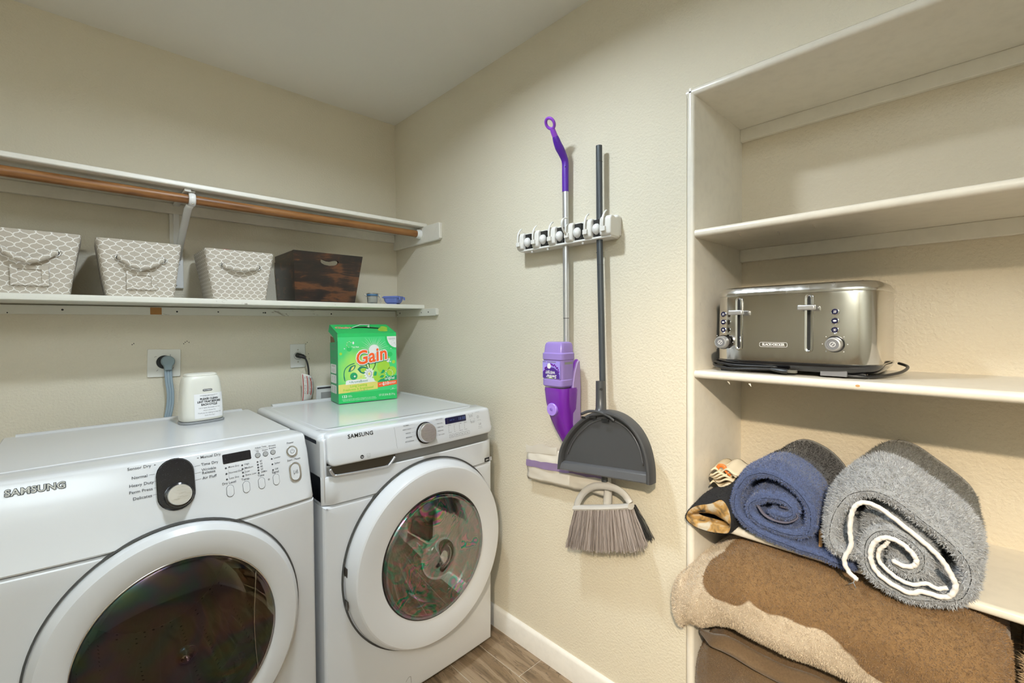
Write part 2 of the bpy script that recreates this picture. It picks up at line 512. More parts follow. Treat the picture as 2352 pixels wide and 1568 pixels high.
def put_strip(mb, pts2, width, pos, u, v, nrm, off=.0006):
    P = [Vector((a, b, 0)) for a, b in pts2]
    pos, u, v, nrm = Vector(pos), Vector(u), Vector(v), Vector(nrm); L = []; R = []
    wd = width if isinstance(width, (list, tuple)) else [width]*len(P)
    for i, p in enumerate(P):
        t = (P[min(i+1, len(P)-1)] - P[max(i-1, 0)]).normalized(); n = Vector((-t.y, t.x, 0))*(wd[i]/2)
        L.append(p+n); R.append(p-n)
    f = lambda q: pos + nrm*off + u*q.x + v*q.y
    mb.grid([[f(q) for q in L], [f(q) for q in R]])
def circle2(cx, cy, r, n=16, ry=None): return [(cx + r*math.cos(2*PI*k/n), cy + (ry or r)*math.sin(2*PI*k/n)) for k in range(n)]
def stadium(w, h, n=8):
    r = w/2; return [(r*math.cos(a), h/2-r + r*math.sin(a)) for a in [PI*k/n for k in range(n+1)]] + [(r*math.cos(a), -(h/2-r) + r*math.sin(a)) for a in [PI + PI*k/n for k in range(n+1)]]
def ring_strip(mb, outer, inner, pos, u, v, nrm, off=.0006):
    pos, u, v, nrm = Vector(pos), Vector(u), Vector(v), Vector(nrm); f = lambda q: pos + nrm*off + u*q[0] + v*q[1]
    mb.grid([[f(q) for q in outer], [f(q) for q in inner]], closed=True)
def add_pile(parent, src, name, mat, n, length, width, tilt=.5, filt=None, clump=0., grav=0.):
    """short fibres standing on a fabric surface: one triangle each, joined into one stuff part"""
    me = src.data; me.calc_loop_triangles()
    V = np.empty(len(me.vertices)*3); me.vertices.foreach_get('co', V); V = V.reshape(-1, 3)
    T = np.empty(len(me.loop_triangles)*3, int); me.loop_triangles.foreach_get('vertices', T); T = T.reshape(-1, 3)
    a, b, c = V[T[:, 0]], V[T[:, 1]], V[T[:, 2]]; nr = np.cross(b-a, c-a); ar = np.linalg.norm(nr, axis=1)+1e-12; nr /= ar[:, None]
    if filt is not None: ar = ar*filt((a+b+c)/3, nr)
    idx = np.random.choice(len(T), n, p=ar/ar.sum()); r1, r2 = np.random.rand(n, 1), np.random.rand(n, 1); s = np.sqrt(r1)
    P = a[idx]*(1-s) + b[idx]*(s*(1-r2)) + c[idx]*(s*r2); N = nr[idx]
    D = N + np.random.normal(0, tilt, (n, 3))
    if clump: 
        ph = np.sin(P[:, [1, 2, 0]]*clump + np.cos(P[:, [2, 0, 1]]*clump*.7)*2)
        D += ph*.45
    D[:, 2] -= grav
    D /= np.linalg.norm(D, axis=1)[:, None]
    L = length*(.6 + .7*np.random.rand(n, 1)); S_ = np.cross(D, np.random.normal(0, 1, (n, 3))); S_ /= np.linalg.norm(S_, axis=1)[:, None]+1e-9
    base = P - N*length*.15
    vs = np.stack([base - S_*width/2, base + S_*width/2, base + D*L], 1).reshape(-1, 3)
    m2 = bpy.data.meshes.new(name); m2.vertices.add(3*n); m2.vertices.foreach_set('co', vs.ravel())
    m2.loops.add(3*n); m2.loops.foreach_set('vertex_index', np.arange(3*n)); m2.polygons.add(n)
    m2.polygons.foreach_set('loop_start', np.arange(0, 3*n, 3)); m2.polygons.foreach_set('loop_total', np.full(n, 3))
    at = m2.attributes.new('fibre', 'FLOAT', 'FACE'); at.data.foreach_set('value', np.random.rand(n).astype(np.float32))
    m2.update(); m2.materials.append(MATS[mat])
    o = bpy.data.objects.new(name, m2); COL.objects.link(o); o.parent = parent; o['kind'] = 'stuff'; return o
UX, UZ, NY = (1, 0, 0), (0, 0, 1), (0, -1, 0)       # facing -Y (onto the machines' fronts)
UY, NX = (0, -1, 0), (-1, 0, 0)                     # facing -X (onto the right wall)

# ================================================================== THE ROOM
H = 2.44; XL = -3.4; YF = -4.2; NYL, NYR, ND = -1.687, -2.78, .36
struct(MB().box(XL-.1, .6, 0, .1, -.05, H+.1).build('wall_back', 'wall_paint'))
wr = MB()
wr.box(0, .1, NYL, 0, -.05, H+.1); wr.box(0, .1, NYR, NYL, 2.001, H+.1); wr.box(0, .1, YF, NYR, -.05, H+.1)
struct(wr.build('wall_right', 'wall_paint'))
struct(MB().box(XL-.1, XL, YF-.1, .1, -.05, H+.1).build('wall_left', 'wall_paint'))
struct(MB().box(XL-.1, .6, YF-.1, YF, -.05, H+.1).build('wall_front', 'wall_paint'))
struct(MB().box(XL-.1, .6, YF-.1, .1, H, H+.1).build('ceiling', 'ceiling_paint'))
floor = struct(MB().box(XL-.1, .6, YF-.1, .1, -.06, -.0025).build('floor', 'grout'))
# plank tiles: 149 mm wide, running along Y, staggered joints
plank_me = []
for k in range(3):
    o = MB().box(-.0730, .0730, -.4485, .4485, -.008, 0).build('plank', 'plank_tile', None, bevel=.0012, seg=1)
    plank_me.append(o)
proto = plank_me[0]; proto.parent = floor
for o in plank_me[1:]: bpy.data.objects.remove(o)
first = True
for i in range(24):
    xc = -.134 + .0745 - .149*i + .149*0
    st = (i*.31) % .9
    for j in range(6):
        yc = .25 - st - .9*j
        if yc > .5 or yc < YF-.4: continue
        o = proto if first else proto.copy()
        if not first: COL.objects.link(o); o.parent = floor
        first = False; o.location = (xc, yc, 0)
bb = MB().prism([(0, 0), (-.014, 0), (-.014, .078), (-.010, .087), (-.004, .091), (0, .091)], -1.686, -.001, 'xz')
struct(bb.build('baseboard_right', 'trim_white', None, smooth='auto'))
struct(MB().prism([(0, 0), (-.014, 0), (-.014, .078), (-.010, .087), (-.004, .091), (0, .091)], NYR-.03, YF, 'xz').build('baseboard_right', 'trim_white', None, smooth='auto'))

# ------------------------------------------------------------------ built-in shelves in the right wall
unit = thing('built_in_shelves', 'white painted built-in shelf unit recessed in the beige wall', 'shelves', (0, NYL, 0))
def slab(z0, z1, y0, y1, r=.010):
    pts = [(ND, z0), (ND, z1)] + [(r - .004 - r*math.sin(a), z1 - r + r*math.cos(a)) for a in [PI/2*k/5 for k in range(6)]] + \
          [(r - .004 - r*math.cos(a), z0 + r - r*math.sin(a)) for a in [PI/2*k/5 for k in range(6)]]
    return MB().prism(pts, y0, y1, 'xz')
pts = [(.0, NYL)] + [(-.006 + .008 - .008*math.cos(a), NYL - .0 - .008*(1 - math.sin(a)) * 0 - .001) for a in [0]]
sp = MB().prism([(ND, NYL), (.004, NYL), (-.003, NYL-.003), (-.006, NYL-.009), (-.006, NYL-.016), (-.003, NYL-.022), (.004, NYL-.025), (ND, NYL-.025)], 0, 2.0, 'xy')
sp.build('side_panel', 'unit_white', unit, smooth='auto', angle=50)
MB().box(.0, ND, NYR, NYR+.025, 0, 2.0).build('side_panel', 'unit_white', unit)
MB().box(ND, ND+.02, NYR-.02, NYL+.02, 0, 2.05).build('back_panel', 'niche_paint', unit)
slab(1.978, 2.0015, NYR, NYL).shift((-.002, 0, 0)).build('top_panel', 'unit_white', unit, smooth='auto')
for zt in (1.593, 1.1835, .755, .200):
    slab(zt-.022, zt, NYR+.025, NYL-.025).build('shelf', 'unit_white', unit, smooth='auto')
for zt in (1.978, 1.571, 1.1615, .733):
    MB().box(ND-.018, ND, NYR+.025, NYL-.025, zt-.042, zt).build('cleat', 'unit_white', unit, bevel=.002)
# chips of old paint on the side panel and shelf undersides
ch = MB()
random.seed(3)
for i in range(60):
    z = random.choice([random.uniform(1.2, 1.45), random.uniform(.8, 1.0), random.uniform(1.2, 1.5)]); x = random.uniform(.02, .16); s = random.uniform(.0008, .0022)
    ch.disc((x, NYL-.0256, z), (1, 0, 0), (0, 0, 1), s, 6, s*random.uniform(.7, 2.6))
ch.build('paint_chips', 'unit_white', unit, fix=False)
st = MB(); st.disc((-.0046, -2.098, 1.1735), (0, 1, 0), (0, 0, 1), .0045, 10, .0028); st.build('stain', 'scrap_wood', unit, fix=False)
fl = MB()
for (y, x, z) in ((-1.82, .03, 1.5705), (-1.99, .06, 1.5705), (-1.90, .09, 1.5705), (-1.86, -.002, 1.158), (-1.80, .01, 1.158)):
    fl.add([(x, y, z), (x+.006, y-.004, z), (x+.003, y-.007, z-.009)], [(0, 1, 2)])
fl.build('paint_flake', 'unit_white', unit, fix=False)

# ------------------------------------------------------------------ closet shelf with rod (upper)
us = thing('closet_shelf', 'long white closet shelf board above the wooden hanging rod', 'shelf', (-1.3, 0, 1.826))
def nose(x0, x1, yf, z0, z1, r=.006):
    pts = [(0, z0), (0, z1), (yf + r, z1), (yf + r*.3, z1 - r*.3), (yf, z1 - r), (yf, z0 + r*.5), (yf + r*.5, z0)]
    return MB().prism(pts, x0, x1, 'yz')
nose(-2.7, -.001, -.314, 1.826, 1.844, .005).build('board', 'shelf_white', us, smooth='auto')
MB().box(-2.7, -.020, -.019, 0, 1.784, 1.826).build('back_cleat', 'shelf_white', us, bevel=.002)
rb = MB().prism([(0, 1.745), (0, 1.826), (-.300, 1.826), (-.316, 1.828), (-.441, 1.828), (-.448, 1.824), (-.448, 1.752), (-.438, 1.745)], -.019, -.0005, 'yz')
rb.build('side_board', 'shelf_white', us, bevel=.0025)
rod = thing('closet_rod', 'brown varnished wooden hanging rod under the upper shelf', 'rod', (-1.3, -.275, 1.793))
MB().tube([(-2.7, -.275, 1.793), (-1.5, -.275, 1.793), (-.034, -.275, 1.793)], .0165, 24).build('pole', 'rod_wood', rod, smooth='auto')
MB().lathe([(.0, -.0195), (.024, -.0195), (.024, -.026), (.0225, -.036), (.0185, -.042), (.0175, -.042), (.0175, -.034)], (0, -.275, 1.793), 'x', 32).build('end_socket', 'white_plastic', rod, smooth='auto')
br = thing('rod_bracket', 'white metal shelf bracket with a hook holding the rod', 'bracket', (-1.0, 0, 1.60))
MB().box(-1.028, -.985, -.012, 0, 1.56, 1.784).build('wall_plate', 'shelf_white', br, bevel=.002)
b = MB().box(-1.016, -.996, -.018, -.010, 1.58, 1.80); b.box(-1.016, -.996, -.30, -.012, 1.815, 1.8255)
b.build('arm', 'white_plastic', br, bevel=.002)
MB().tube([(-1.006, -.02, 1.60), (-1.003, -.12, 1.68), (-.998, -.235, 1.765), (-.996, -.268, 1.772)], .0085, 10, sx=.6, sy=1.5).build('brace', 'white_plastic', br, smooth=True)
hk = [(-.992, -.275 + .0215*math.cos(a), 1.793 + .0215*math.sin(a)) for a in [PI*.35 - 2*PI*.93*k/22 for k in range(23)]]
MB().tube(hk + [(-.992, -.285, 1.822)], .006, 8, sx=.55, sy=1.9).build('hook', 'white_plastic', br, smooth=True)
sc_ = MB(); sc_.lathe([(0, -.0015), (.004, -.001), (.005, 0)], (-1.007, -.0125, 1.755), 'y', 12); sc_.lathe([(0, -.0015), (.003, -.001), (.0035, 0)], (-.992, -.299, 1.773), 'y', 10)
sc_.build('screw', 'brass_screw', br, smooth=True)

# ------------------------------------------------------------------ lower shelf
ls = thing('wall_shelf', 'scuffed white lower wall shelf carrying baskets and a crate', 'shelf', (-1.3, 0, 1.41))
nose(-2.7, -.002, -.282, 1.410, 1.431, .004).build('board', 'scuffed_white', ls, smooth='auto')
MB().box(-2.7, -.022, -.018, 0, 1.374, 1.4055).build('back_cleat', 'scuffed_white', ls, bevel=.0015)
MB().prism([(-.019, 1.373), (-.019, 1.4095), (-.40, 1.4095), (-.408, 1.405), (-.408, 1.378), (-.400, 1.373)], -.017, -.0005, 'yz').build('side_cleat', 'scuffed_white', ls, bevel=.0012)
hl = MB()
for x, z, r in ((-1.345, 1.390, .0035), (-1.012, 1.388, .0035), (-.868, 1.389, .003), (-.692, 1.388, .003), (-.684, 1.388, .004), (-.381, 1.386, .0038), (-1.478, 1.378, .002)):
    hl.disc((x, -.0184, z), (1, 0, 0), (0, 0, 1), r, 10)
for y, z, r in ((-.058, 1.393, .0045), (-.275, 1.391, .0032), (-.340, 1.392, .004), (-.028, 1.384, .003)):
    hl.disc((-.0174, y, z), (0, 1, 0), (0, 0, 1), r, 10)
hl.build('nail_hole', 'print_black', ls, fix=False)
MB().box(-1.098, -1.062, -.0188, -.0170, 1.3755, 1.4035).build('bare_wood_patch', 'raw_wood', ls)
mk = MB()
for x, z in ((-1.155, 1.258), (-1.150, 1.262), (-.985, 1.262), (-.979, 1.266), (-.972, 1.261), (-.99, 1.256), (-.495, 1.246), (-.502, 1.239), (-.49, 1.19), (-.487, 1.165)):
    mk.disc((x, -.0006, z), (1, 0, 0), (0, 0, 1), .0016, 6, .0025)
mk.build('wall_nick', 'print_black', bpy.data.objects['wall_back'], fix=False)

# ------------------------------------------------------------------ outlets and cords
op = thing('dryer_outlet', 'square ivory 240 volt outlet plate on the wall behind the dryer', 'outlet', (-1.057, 0, 1.18))
pl = MB().prism(rrect(.108, .112, .004, 3, 0, 0), -.0055, 0, 'xz')
pl.xform(Matrix.Translation((-1.057, 0, 1.180)) @ Matrix.Rotation(math.radians(2), 4, 'Y')).build('plate', 'plate_ivory', op, bevel=.0015)
MB().lathe([(.0, -.0062), (.027, -.0062)], (-1.056, 0, 1.184), 'y', 32).build('socket', 'print_black', op)
MB().lathe([(.0268, -.0050), (.0275, -.0075), (.029, -.0058)], (-1.056, 0, 1.184), 'y', 32).build('rim', 'plate_ivory', op, smooth=True)
sm = MB()
for dx, dz, a in ((-.028, .027, .4), (.020, .031, 1.5), (-.023, -.028, .8), (.028, -.022, .9)):
    put_poly(sm, [(-.004*math.cos(a) - .0008*math.sin(a), -.004*math.sin(a) + .0008*math.cos(a)), (.004*math.cos(a) - .0008*math.sin(a), .004*math.sin(a) + .0008*math.cos(a)), (.004*math.cos(a) + .0008*math.sin(a), .004*math.sin(a) - .0008*math.cos(a)), (-.004*math.cos(a) + .0008*math.sin(a), -.004*math.sin(a) - .0008*math.cos(a))], (-1.057+dx, -.0062, 1.180+dz), UX, UZ, NY)
sm.build('slot_marks', 'print_grey', op, fix=False)
cd = thing('dryer_power_cord', 'flat grey dryer power cord with a round plug', 'power cord', (-1.048, -.03, .95))
plug = [(.0225*math.cos(a), .0225*math.sin(a)) for a in [math.radians(-52 + 284*k/24) for k in range(25)]] + [(-.0125, -.029), (-.0135, -.036), (.0135, -.036), (.0125, -.029)]
MB().prism([(-1.047+a, 1.187+c) for a, c in plug], -.034, -.0065, 'xz').build('plug', 'plug_grey', cd, bevel=.004, seg=3)
for k in (-1, 0, 1):
    MB().tube(smoothpath([(-1.047+.0085*k, -.022, 1.154), (-1.046+.0082*k, -.024, 1.11), (-1.042+.0080*k, -.026, 1.06), (-1.045+.0080*k, -.030, 1.01), (-1.055+.0080*k, -.035, .955), (-1.060+.0080*k, -.04, .90)], 5), .0043, 10, sx=1.1, sy=.8).build('conductor', 'cord_grey', cd, smooth=True)
ow = thing('washer_outlet', 'narrow white outlet plate with a single black plug', 'outlet', (-.541, 0, 1.183))
MB().prism(rrect(.069, .113, .003, 3, -.541, 1.183), -.0055, 0, 'xz').build('plate', 'plate_grey', ow, bevel=.0015)
MB().lathe([(0, -.0068), (.0165, -.0068), (.0175, -.005)], (-.541, 0, 1.183), 'y', 28).build('socket', 'plate_ivory', ow, smooth='auto')
MB().lathe([(.0168, -.0060), (.0178, -.0066), (.0186, -.0056)], (-.541, 0, 1.183), 'y', 28).build('rim', 'print_grey', ow, smooth=True)
s2 = MB()
for dz in (.029, -.029): s2.lathe([(0, -.0068), (.003, -.0064), (.0036, -.0055)], (-.541, 0, 1.183+dz), 'y', 12)
s2.build('screw', 'brass_screw', ow, smooth=True)
cw = thing('washer_power_cord', 'thin black washer cord with a right angled plug', 'power cord', (-.53, -.03, 1.0))
pb = MB(); pb.tube([(-.543, -.007, 1.186), (-.540, -.026, 1.184), (-.530, -.036, 1.181), (-.519, -.040, 1.172)], [.012, .0115, .010, .0065], 14)
for k in range(4): pb.tube([(-.5285+.0035*k, -.0365-.001*k, 1.1805-.0022*k), (-.5270+.0035*k, -.037-.001*k, 1.1798-.0022*k)], .0105-.0010*k, 12)
pb.build('plug', 'black_plastic', cw, smooth='auto')
MB().tube(smoothpath([(-.520, -.040, 1.173), (-.512, -.043, 1.150), (-.508, -.046, 1.12), (-.509, -.050, 1.08), (-.520, -.055, 1.02), (-.53, -.06, .93)], 6), .0043, 10).build('cable', 'black_plastic', cw, smooth=True)
tg = MB(); rows = []
for i in range(9):
    t = i/8; z = 1.100 - .135*t
    rows.append([(-.545 + .046*s + .006*math.sin(2.2*t) - .010*t + .010*math.sin(t*3)*s, -.060 - .010*math.sin(s*2.6 + t) , z - .018*s*s*(1-t)) for s in [k/6 for k in range(7)]])
tg.grid(rows); tgo = tg.build('warning_tag', 'tag_paper', cw, smooth=True, fix=False)
so = tgo.modifiers.new('s', 'SOLIDIFY'); so.thickness = .0006; so.offset = -1
tr = MB()
for s, t0, t1 in ((.08, .02, .98), (.42, .06, .72), (.74, .10, .75)):
    a = []
    for i in range(9):
        t = t0 + (t1-t0)*i/8; z = 1.100 - .135*t - .018*s*s*(1-t)
        a.append((-.545 + .046*s + .006*math.sin(2.2*t) - .010*t + .010*math.sin(t*3)*s, -.0620 - .010*math.sin(s*2.6 + t), z))
    tr.grid([[(x-.0018, y, z) for x, y, z in a], [(x+.0018, y, z) for x, y, z in a]])
tr.build('warning_stripe', 'tag_red', cw, fix=False)
tl = MB()
for s in (.16, .22, .30, .52, .60, .66, .82, .9):
    for k in range(12):
        t = .08 + .055*k
        if random.random() < .25: continue
        x = -.545 + .046*s + .006*math.sin(2.2*t) - .010*t + .010*math.sin(t*3)*s; z = 1.100 - .135*t - .018*s*s*(1-t)
        put_poly(tl, [(-.0007, -.0025), (.0007, -.0025), (.0007, .0025), (-.0007, .0025)], (x, -.0622 - .010*math.sin(s*2.6 + t), z), UX, UZ, NY, 0)
tl.build('small_print', 'print_grey', cw, fix=False)
ob = thing('supply_box', 'white recessed plumbing box with a grey opening behind the detergent', 'outlet box', (-.36, 0, .95))
m = MB(); x0, x1, z0, z1 = -.462, -.255, .88, 1.028
m.prism([(x0, z0), (x1, z0), (x1, z1), (x0+.004, z1)], -.012, 0, 'xz'); m.build('frame', 'white_plastic', ob, bevel=.004)
MB().box(-.438, -.275, -.0135, -.011, .90, .996).build('opening', 'button_grey', ob, bevel=.003)
MB().box(-.455, -.262, -.0133, -.0115, 1.013, 1.021).build('top_edge', 'print_dark', ob)

# ================================================================== THINGS ON THE WALL SHELVES
def ray_poly(poly, c, ang):
    """distance from c to the polygon border in direction ang (star-shaped polygon)"""
    d = (math.cos(ang), math.sin(ang)); best = None
    for i in range(len(poly)):
        a = poly[i]; b = poly[(i+1) % len(poly)]; ex, ey = b[0]-a[0], b[1]-a[1]; den = d[0]*ey - d[1]*ex
        if abs(den) < 1e-12: continue
        t = ((a[0]-c[0])*ey - (a[1]-c[1])*ex)/den; s = ((a[0]-c[0])*d[1] - (a[1]-c[1])*d[0])/den
        if t > 1e-9 and -1e-6 <= s <= 1+1e-6 and (best is None or t < best): best = t
    return best or 0
def holed(outer, hole, c, n=64, extra=()):
    """rings of matching points: outer border and hole border around centre c"""
    angs = sorted(set([2*PI*k/n for k in range(n)] + [math.atan2(p[1]-c[1], p[0]-c[0]) % (2*PI) for p in list(outer)+list(extra)]))
    f = lambda poly: [(c[0] + ray_poly(poly, c, a)*math.cos(a), c[1] + ray_poly(poly, c, a)*math.sin(a)) for a in angs]
    return f(outer), f(hole)

def basket(label, xc, wt, wb, zt, pocket, y_f=-.283, dt=.245, db=.205, group=None):
    z0 = 1.4315; h = zt - z0
    root = thing('fabric_basket', label, 'basket', (xc, y_f + dt/2, z0))
    def ring(w, d, z, r, yoff=0):
        p = rrect(w, d, r, 5); k = min(range(len(p)), key=lambda i: abs(p[i][0]) - p[i][1]*10)
        p = p[k:] + p[:k]; p = p + [p[0]]
        return [(a, c + yoff, z) for a, c in p]
    m = MB(); lev = [(0, .0), (.004, .012)] ; rows = []; uvs = []
    N = 7
    spec = [(wb + (wt-wb)*t, db + (dt-db)*t, h*t) for t in [k/N for k in range(N+1)]]
    for w_, d_, z in spec: rows.append(ring(w_, d_, z, .016))
    rows.append(ring(wt-.004, dt-.004, h+.002, .015))
    for w_, d_, z in reversed(spec[1:]): rows.append(ring(w_-.010, d_-.010, z + (.001 if z < h else 0), .012))
    base = ring((wt+wb)/2, (dt+db)/2, 0, .016); s = [0]
    for a, c in zip(base, base[1:]): s.append(s[-1] + math.hypot(c[0]-a[0], c[1]-a[1]))
    half = s[-1]/2
    rows2 = []
    for r in rows:
        rr = []
        for p in r:
            q = Vector(p); nz = mnoise.noise(Vector((p[0]*14 + xc*9, p[1]*14, p[2]*11))); 
            q.x += .0025*nz; q.y += .003*mnoise.noise(Vector((p[0]*10, p[1]*12 + 4, p[2]*10 + xc))) ; q.z += .002*mnoise.noise(Vector((p[0]*18 + xc, 3, p[1]*18))) if p[2] > h*.9 else 0
            rr.append(tuple(q))
        rows2.append(rr)
    m.grid(rows2)
    m.uv = [(s[k]-half, rows[i][k][2]) for i in range(len(rows)) for k in range(len(rows[0]))]
    o = m.build('body', ['trellis_fabric', 'basket_lining'], root, smooth='auto', local=True, fix=False, angle=50)
    # lining inside
    mi = [0]*len(o.data.polygons); n = len(rows[0])-1
    for i in range(len(rows)-1):
        for k in range(n): mi[i*n+k] = 1 if i > N+1 else 0
    o.data.polygons.foreach_set('material_index', mi)
    MB().prism(rrect(wb-.004, db-.004, .014, 4), .001, .004, 'xy').build('base', 'basket_lining', root, local=True)
    fy = lambda z: -(db + (dt-db)*(z/h))/2
    gx, gz = .060, .128
    for sgn in (-1, 1):
        gm = MB().tube([(sgn*gx + .0088*math.cos(a), fy(gz) - .0015, gz + .0088*math.sin(a)) for a in [2*PI*k/20 for k in range(20)]], .0024, 8, closed=True)
        gm.build('grommet', 'chrome', root, smooth=True, local=True)
        MB().disc((sgn*gx, fy(gz) - .0032, gz), (1, 0, 0), (0, 0, 1), .0075, 16).build('eyelet', 'print_black', root, local=True, fix=False)
    drop = .030 if pocket else .012
    path = smoothpath([(-gx, fy(gz)+.002, gz), (-gx+.006, fy(gz)-.008, gz-.002), (-gx*.5, fy(gz)-.016, gz-drop*.72), (0, fy(gz)-.018, gz-drop), (gx*.5, fy(gz)-.016, gz-drop*.62), (gx-.006, fy(gz)-.008, gz-.001), (gx, fy(gz)+.002, gz)], 6)
    hm = MB().tube(path, .0088, 12, sx=1.0, sy=.7)
    hm.uv = [(i/12*.07, (k/12)*.05) for i in range(len(path)) for k in range(12)]
    hm.build('handle', 'trellis_fabric', root, smooth=True, local=True, fix=False)
    if pocket:
        pw, ph, pz = .082, .062, .055
        fm = MB(); sl = (dt-db)/2/h
        def P(a, b, d=0): return (a, fy(pz+b) - .0015 - d, pz+b)
        ot = [(-pw/2, -ph/2), (pw/2, -ph/2), (pw/2, ph/2), (-pw/2, ph/2)]; it = [(-pw/2+.015, -ph/2+.012), (pw/2-.015, -ph/2+.012), (pw/2-.015, ph/2-.012), (-pw/2+.015, ph/2-.012)]
        fm.grid([[P(*q) for q in ot], [P(*q, .0045) for q in ot], [P(*q, .0045) for q in it], [P(*q) for q in it]], closed=True)
        fm.uv = [(q[0]+.011, q[1]+pz+.007) for _ in range(2) for q in ot] + [(q[0]+.011, q[1]+pz+.007) for _ in range(2) for q in it]
        fm.build('label_frame', 'trellis_fabric', root, local=True, fix=False)
        wn = MB().add([P(*q, .0006) for q in it], [(0, 1, 2, 3)]); wn.uv = [(q[0], q[1]+pz) for q in it]
        wn.build('label_window', 'trellis_fabric', root, local=True, fix=False)
    return root
G = 'fabric baskets on the lower wall shelf'
for lab, xc, wt, wb, zt, pk in (('grey trellis fabric basket furthest from the wooden crate, swagged handle and label pocket', -1.409, .236, .172, 1.622, True),
                            ('grey trellis fabric basket with drooping handle and label pocket between two other baskets', -1.141, .232, .186, 1.620, True),
                            ('grey trellis fabric basket with a short straight handle, beside the dark crate', -.8365, .240, .184, 1.619, False)):
    basket(lab, xc, wt, wb, zt, pk)['group'] = G
rd = MB(); rd.lathe([(0, .205), (.022, .203), (.032, .196), (.034, .18), (.030, .10), (.0, .10)], (-.862, -.15, 1.4355), 'z', 20)
o = rd.build('red_cap', 'tag_red', None, smooth=True); tag(o, 'red rounded cap just showing inside the basket beside the crate', 'cap')
o.data.transform(Matrix.Translation((.862, .15, -1.536))); o.location = (-.862, -.15, 1.536)
wc = thing('wall_plate', 'plain white wall plate half hidden behind the middle basket', 'wall plate', (-1.008, 0, 1.54))
MB().box(-1.040, -.986, -.014, 0, 1.484, 1.600).build('cover', 'white_plastic', wc, bevel=.003)
MB().lathe([(.0001, -.0160), (.003, -.0155), (.0036, -.014)], (-1.012, 0, 1.495), 'y', 12).build('screw', 'brass_screw', wc, smooth=True)

# dark wooden crate
cr = thing('wooden_crate', 'dark stained wooden crate with a cut-out handle on the lower wall shelf', 'crate', (-.495, -.14, 1.4315))
zc0, zc1 = 1.4315, 1.645
trap = [(-.632, zc0), (-.368, zc0), (-.340, zc1), (-.645, zc1)]
hole = [(-.536 + .004, 1.610), (-.530, 1.617), (-.518, 1.617), (-.505, 1.611), (-.490, 1.610), (-.470, 1.616), (-.458, 1.617), (-.451, 1.611), (-.456, 1.600), (-.472, 1.594), (-.492, 1.591), (-.515, 1.594), (-.530, 1.601)]
yfr = lambda z: -.262 - .030*(z-zc0)/(zc1-zc0)
O, I = holed(trap, hole, (-.493, 1.604), 48)
m = MB(); m.grid([[(a, yfr(b), b) for a, b in O], [(a, yfr(b), b) for a, b in I], [(a, yfr(b)+.014, b) for a, b in I], [(a, yfr(b)+.014, b) for a, b in O], [(a, yfr(b), b) for a, b in O]], closed=True)
m.build('front_panel', 'crate_wood', cr, bevel=.002)
m = MB().prism([(-.632, zc0), (-.368, zc0), (-.3435, 1.619), (-.643, 1.619)], -.040, -.026, 'xz'); m.build('back_panel', 'crate_wood', cr, bevel=.002)
for xs0, xs1, sg in ((-.632, -.645, 1), (-.368, -.340, -1)):
    m = MB(); v = []
    for z in (zc0, zc1):
        xb = xs0 if z == zc0 else xs1
        v += [(xb, yfr(z)+.012, z), (xb + sg*.012, yfr(z)+.012, z), (xb + sg*.012, -.038, z), (xb, -.038, z)]
    m.add(v, [(0, 1, 2, 3), (4, 5, 6, 7), (0, 1, 5, 4), (1, 2, 6, 5), (2, 3, 7, 6), (3, 0, 4, 7)])
    m.build('side_panel', 'crate_wood', cr, bevel=.002)
MB().box(-.622, -.376, -.252, -.04, zc0+.001, zc0+.012).build('bottom', 'crate_wood', cr)

# clip-top jar
jr = thing('clip_jar', 'small clip-top glass jar with a blue seal beside the crate', 'jar', (-.262, -.225, 1.4315))
jx, jy, jz = -.262, -.225, 1.4315
MB().lathe([(0, .001), (.020, .001), (.023, .003), (.0245, .008), (.0255, .030), (.0245, .034), (.0240, .036), (.0235, .034), (.0225, .030), (.0218, .008), (.0, .0055)], (jx, jy, jz), 'z', 36).build('glass', 'jar_glass', jr, smooth='auto')
MB().lathe([(.0, .039), (.0262, .039), (.0272, .0405), (.0272, .0435), (.0262, .045), (0, .045)], (jx, jy, jz), 'z', 36).build('seal', 'jar_blue', jr, smooth='auto')
MB().lathe([(0, .0455), (.0265, .0455), (.0275, .048), (.026, .0515), (.018, .0535), (0, .0535)], (jx, jy, jz), 'z', 36).build('lid', 'jar_glass', jr, smooth='auto')
MB().tube([(jx + .0278*math.cos(a), jy + .0278*math.sin(a), jz+.0495) for a in [2*PI*k/32 for k in range(32)]], .0012, 6, closed=True).build('lid_wire', 'chrome', jr, smooth=True)
MB().tube([(jx + .0262*math.cos(a), jy + .0262*math.sin(a), jz+.036) for a in [2*PI*k/32 for k in range(32)]], .0012, 6, closed=True).build('neck_wire', 'chrome', jr, smooth=True)
MB().tube(smoothpath([(jx+.027, jy-.006, jz+.050), (jx+.036, jy-.008, jz+.048), (jx+.034, jy-.008, jz+.036), (jx+.030, jy-.008, jz+.024), (jx+.038, jy-.008, jz+.010), (jx+.042, jy-.008, jz+.003)], 4), .0014, 6).build('clasp', 'chrome', jr, smooth=True)
MB().tube(smoothpath([(jx+.026, jy+.004, jz+.036), (jx+.036, jy-.006, jz+.034), (jx+.044, jy-.006, jz+.008)], 4), .0014, 6).build('clasp', 'chrome', jr, smooth=True)
MB().tube(smoothpath([(jx-.026, jy, jz+.050), (jx-.037, jy-.002, jz+.046), (jx-.037, jy-.002, jz+.036), (jx-.026, jy, jz+.035)], 4), .0013, 6).build('hinge_wire', 'chrome', jr, smooth=True)

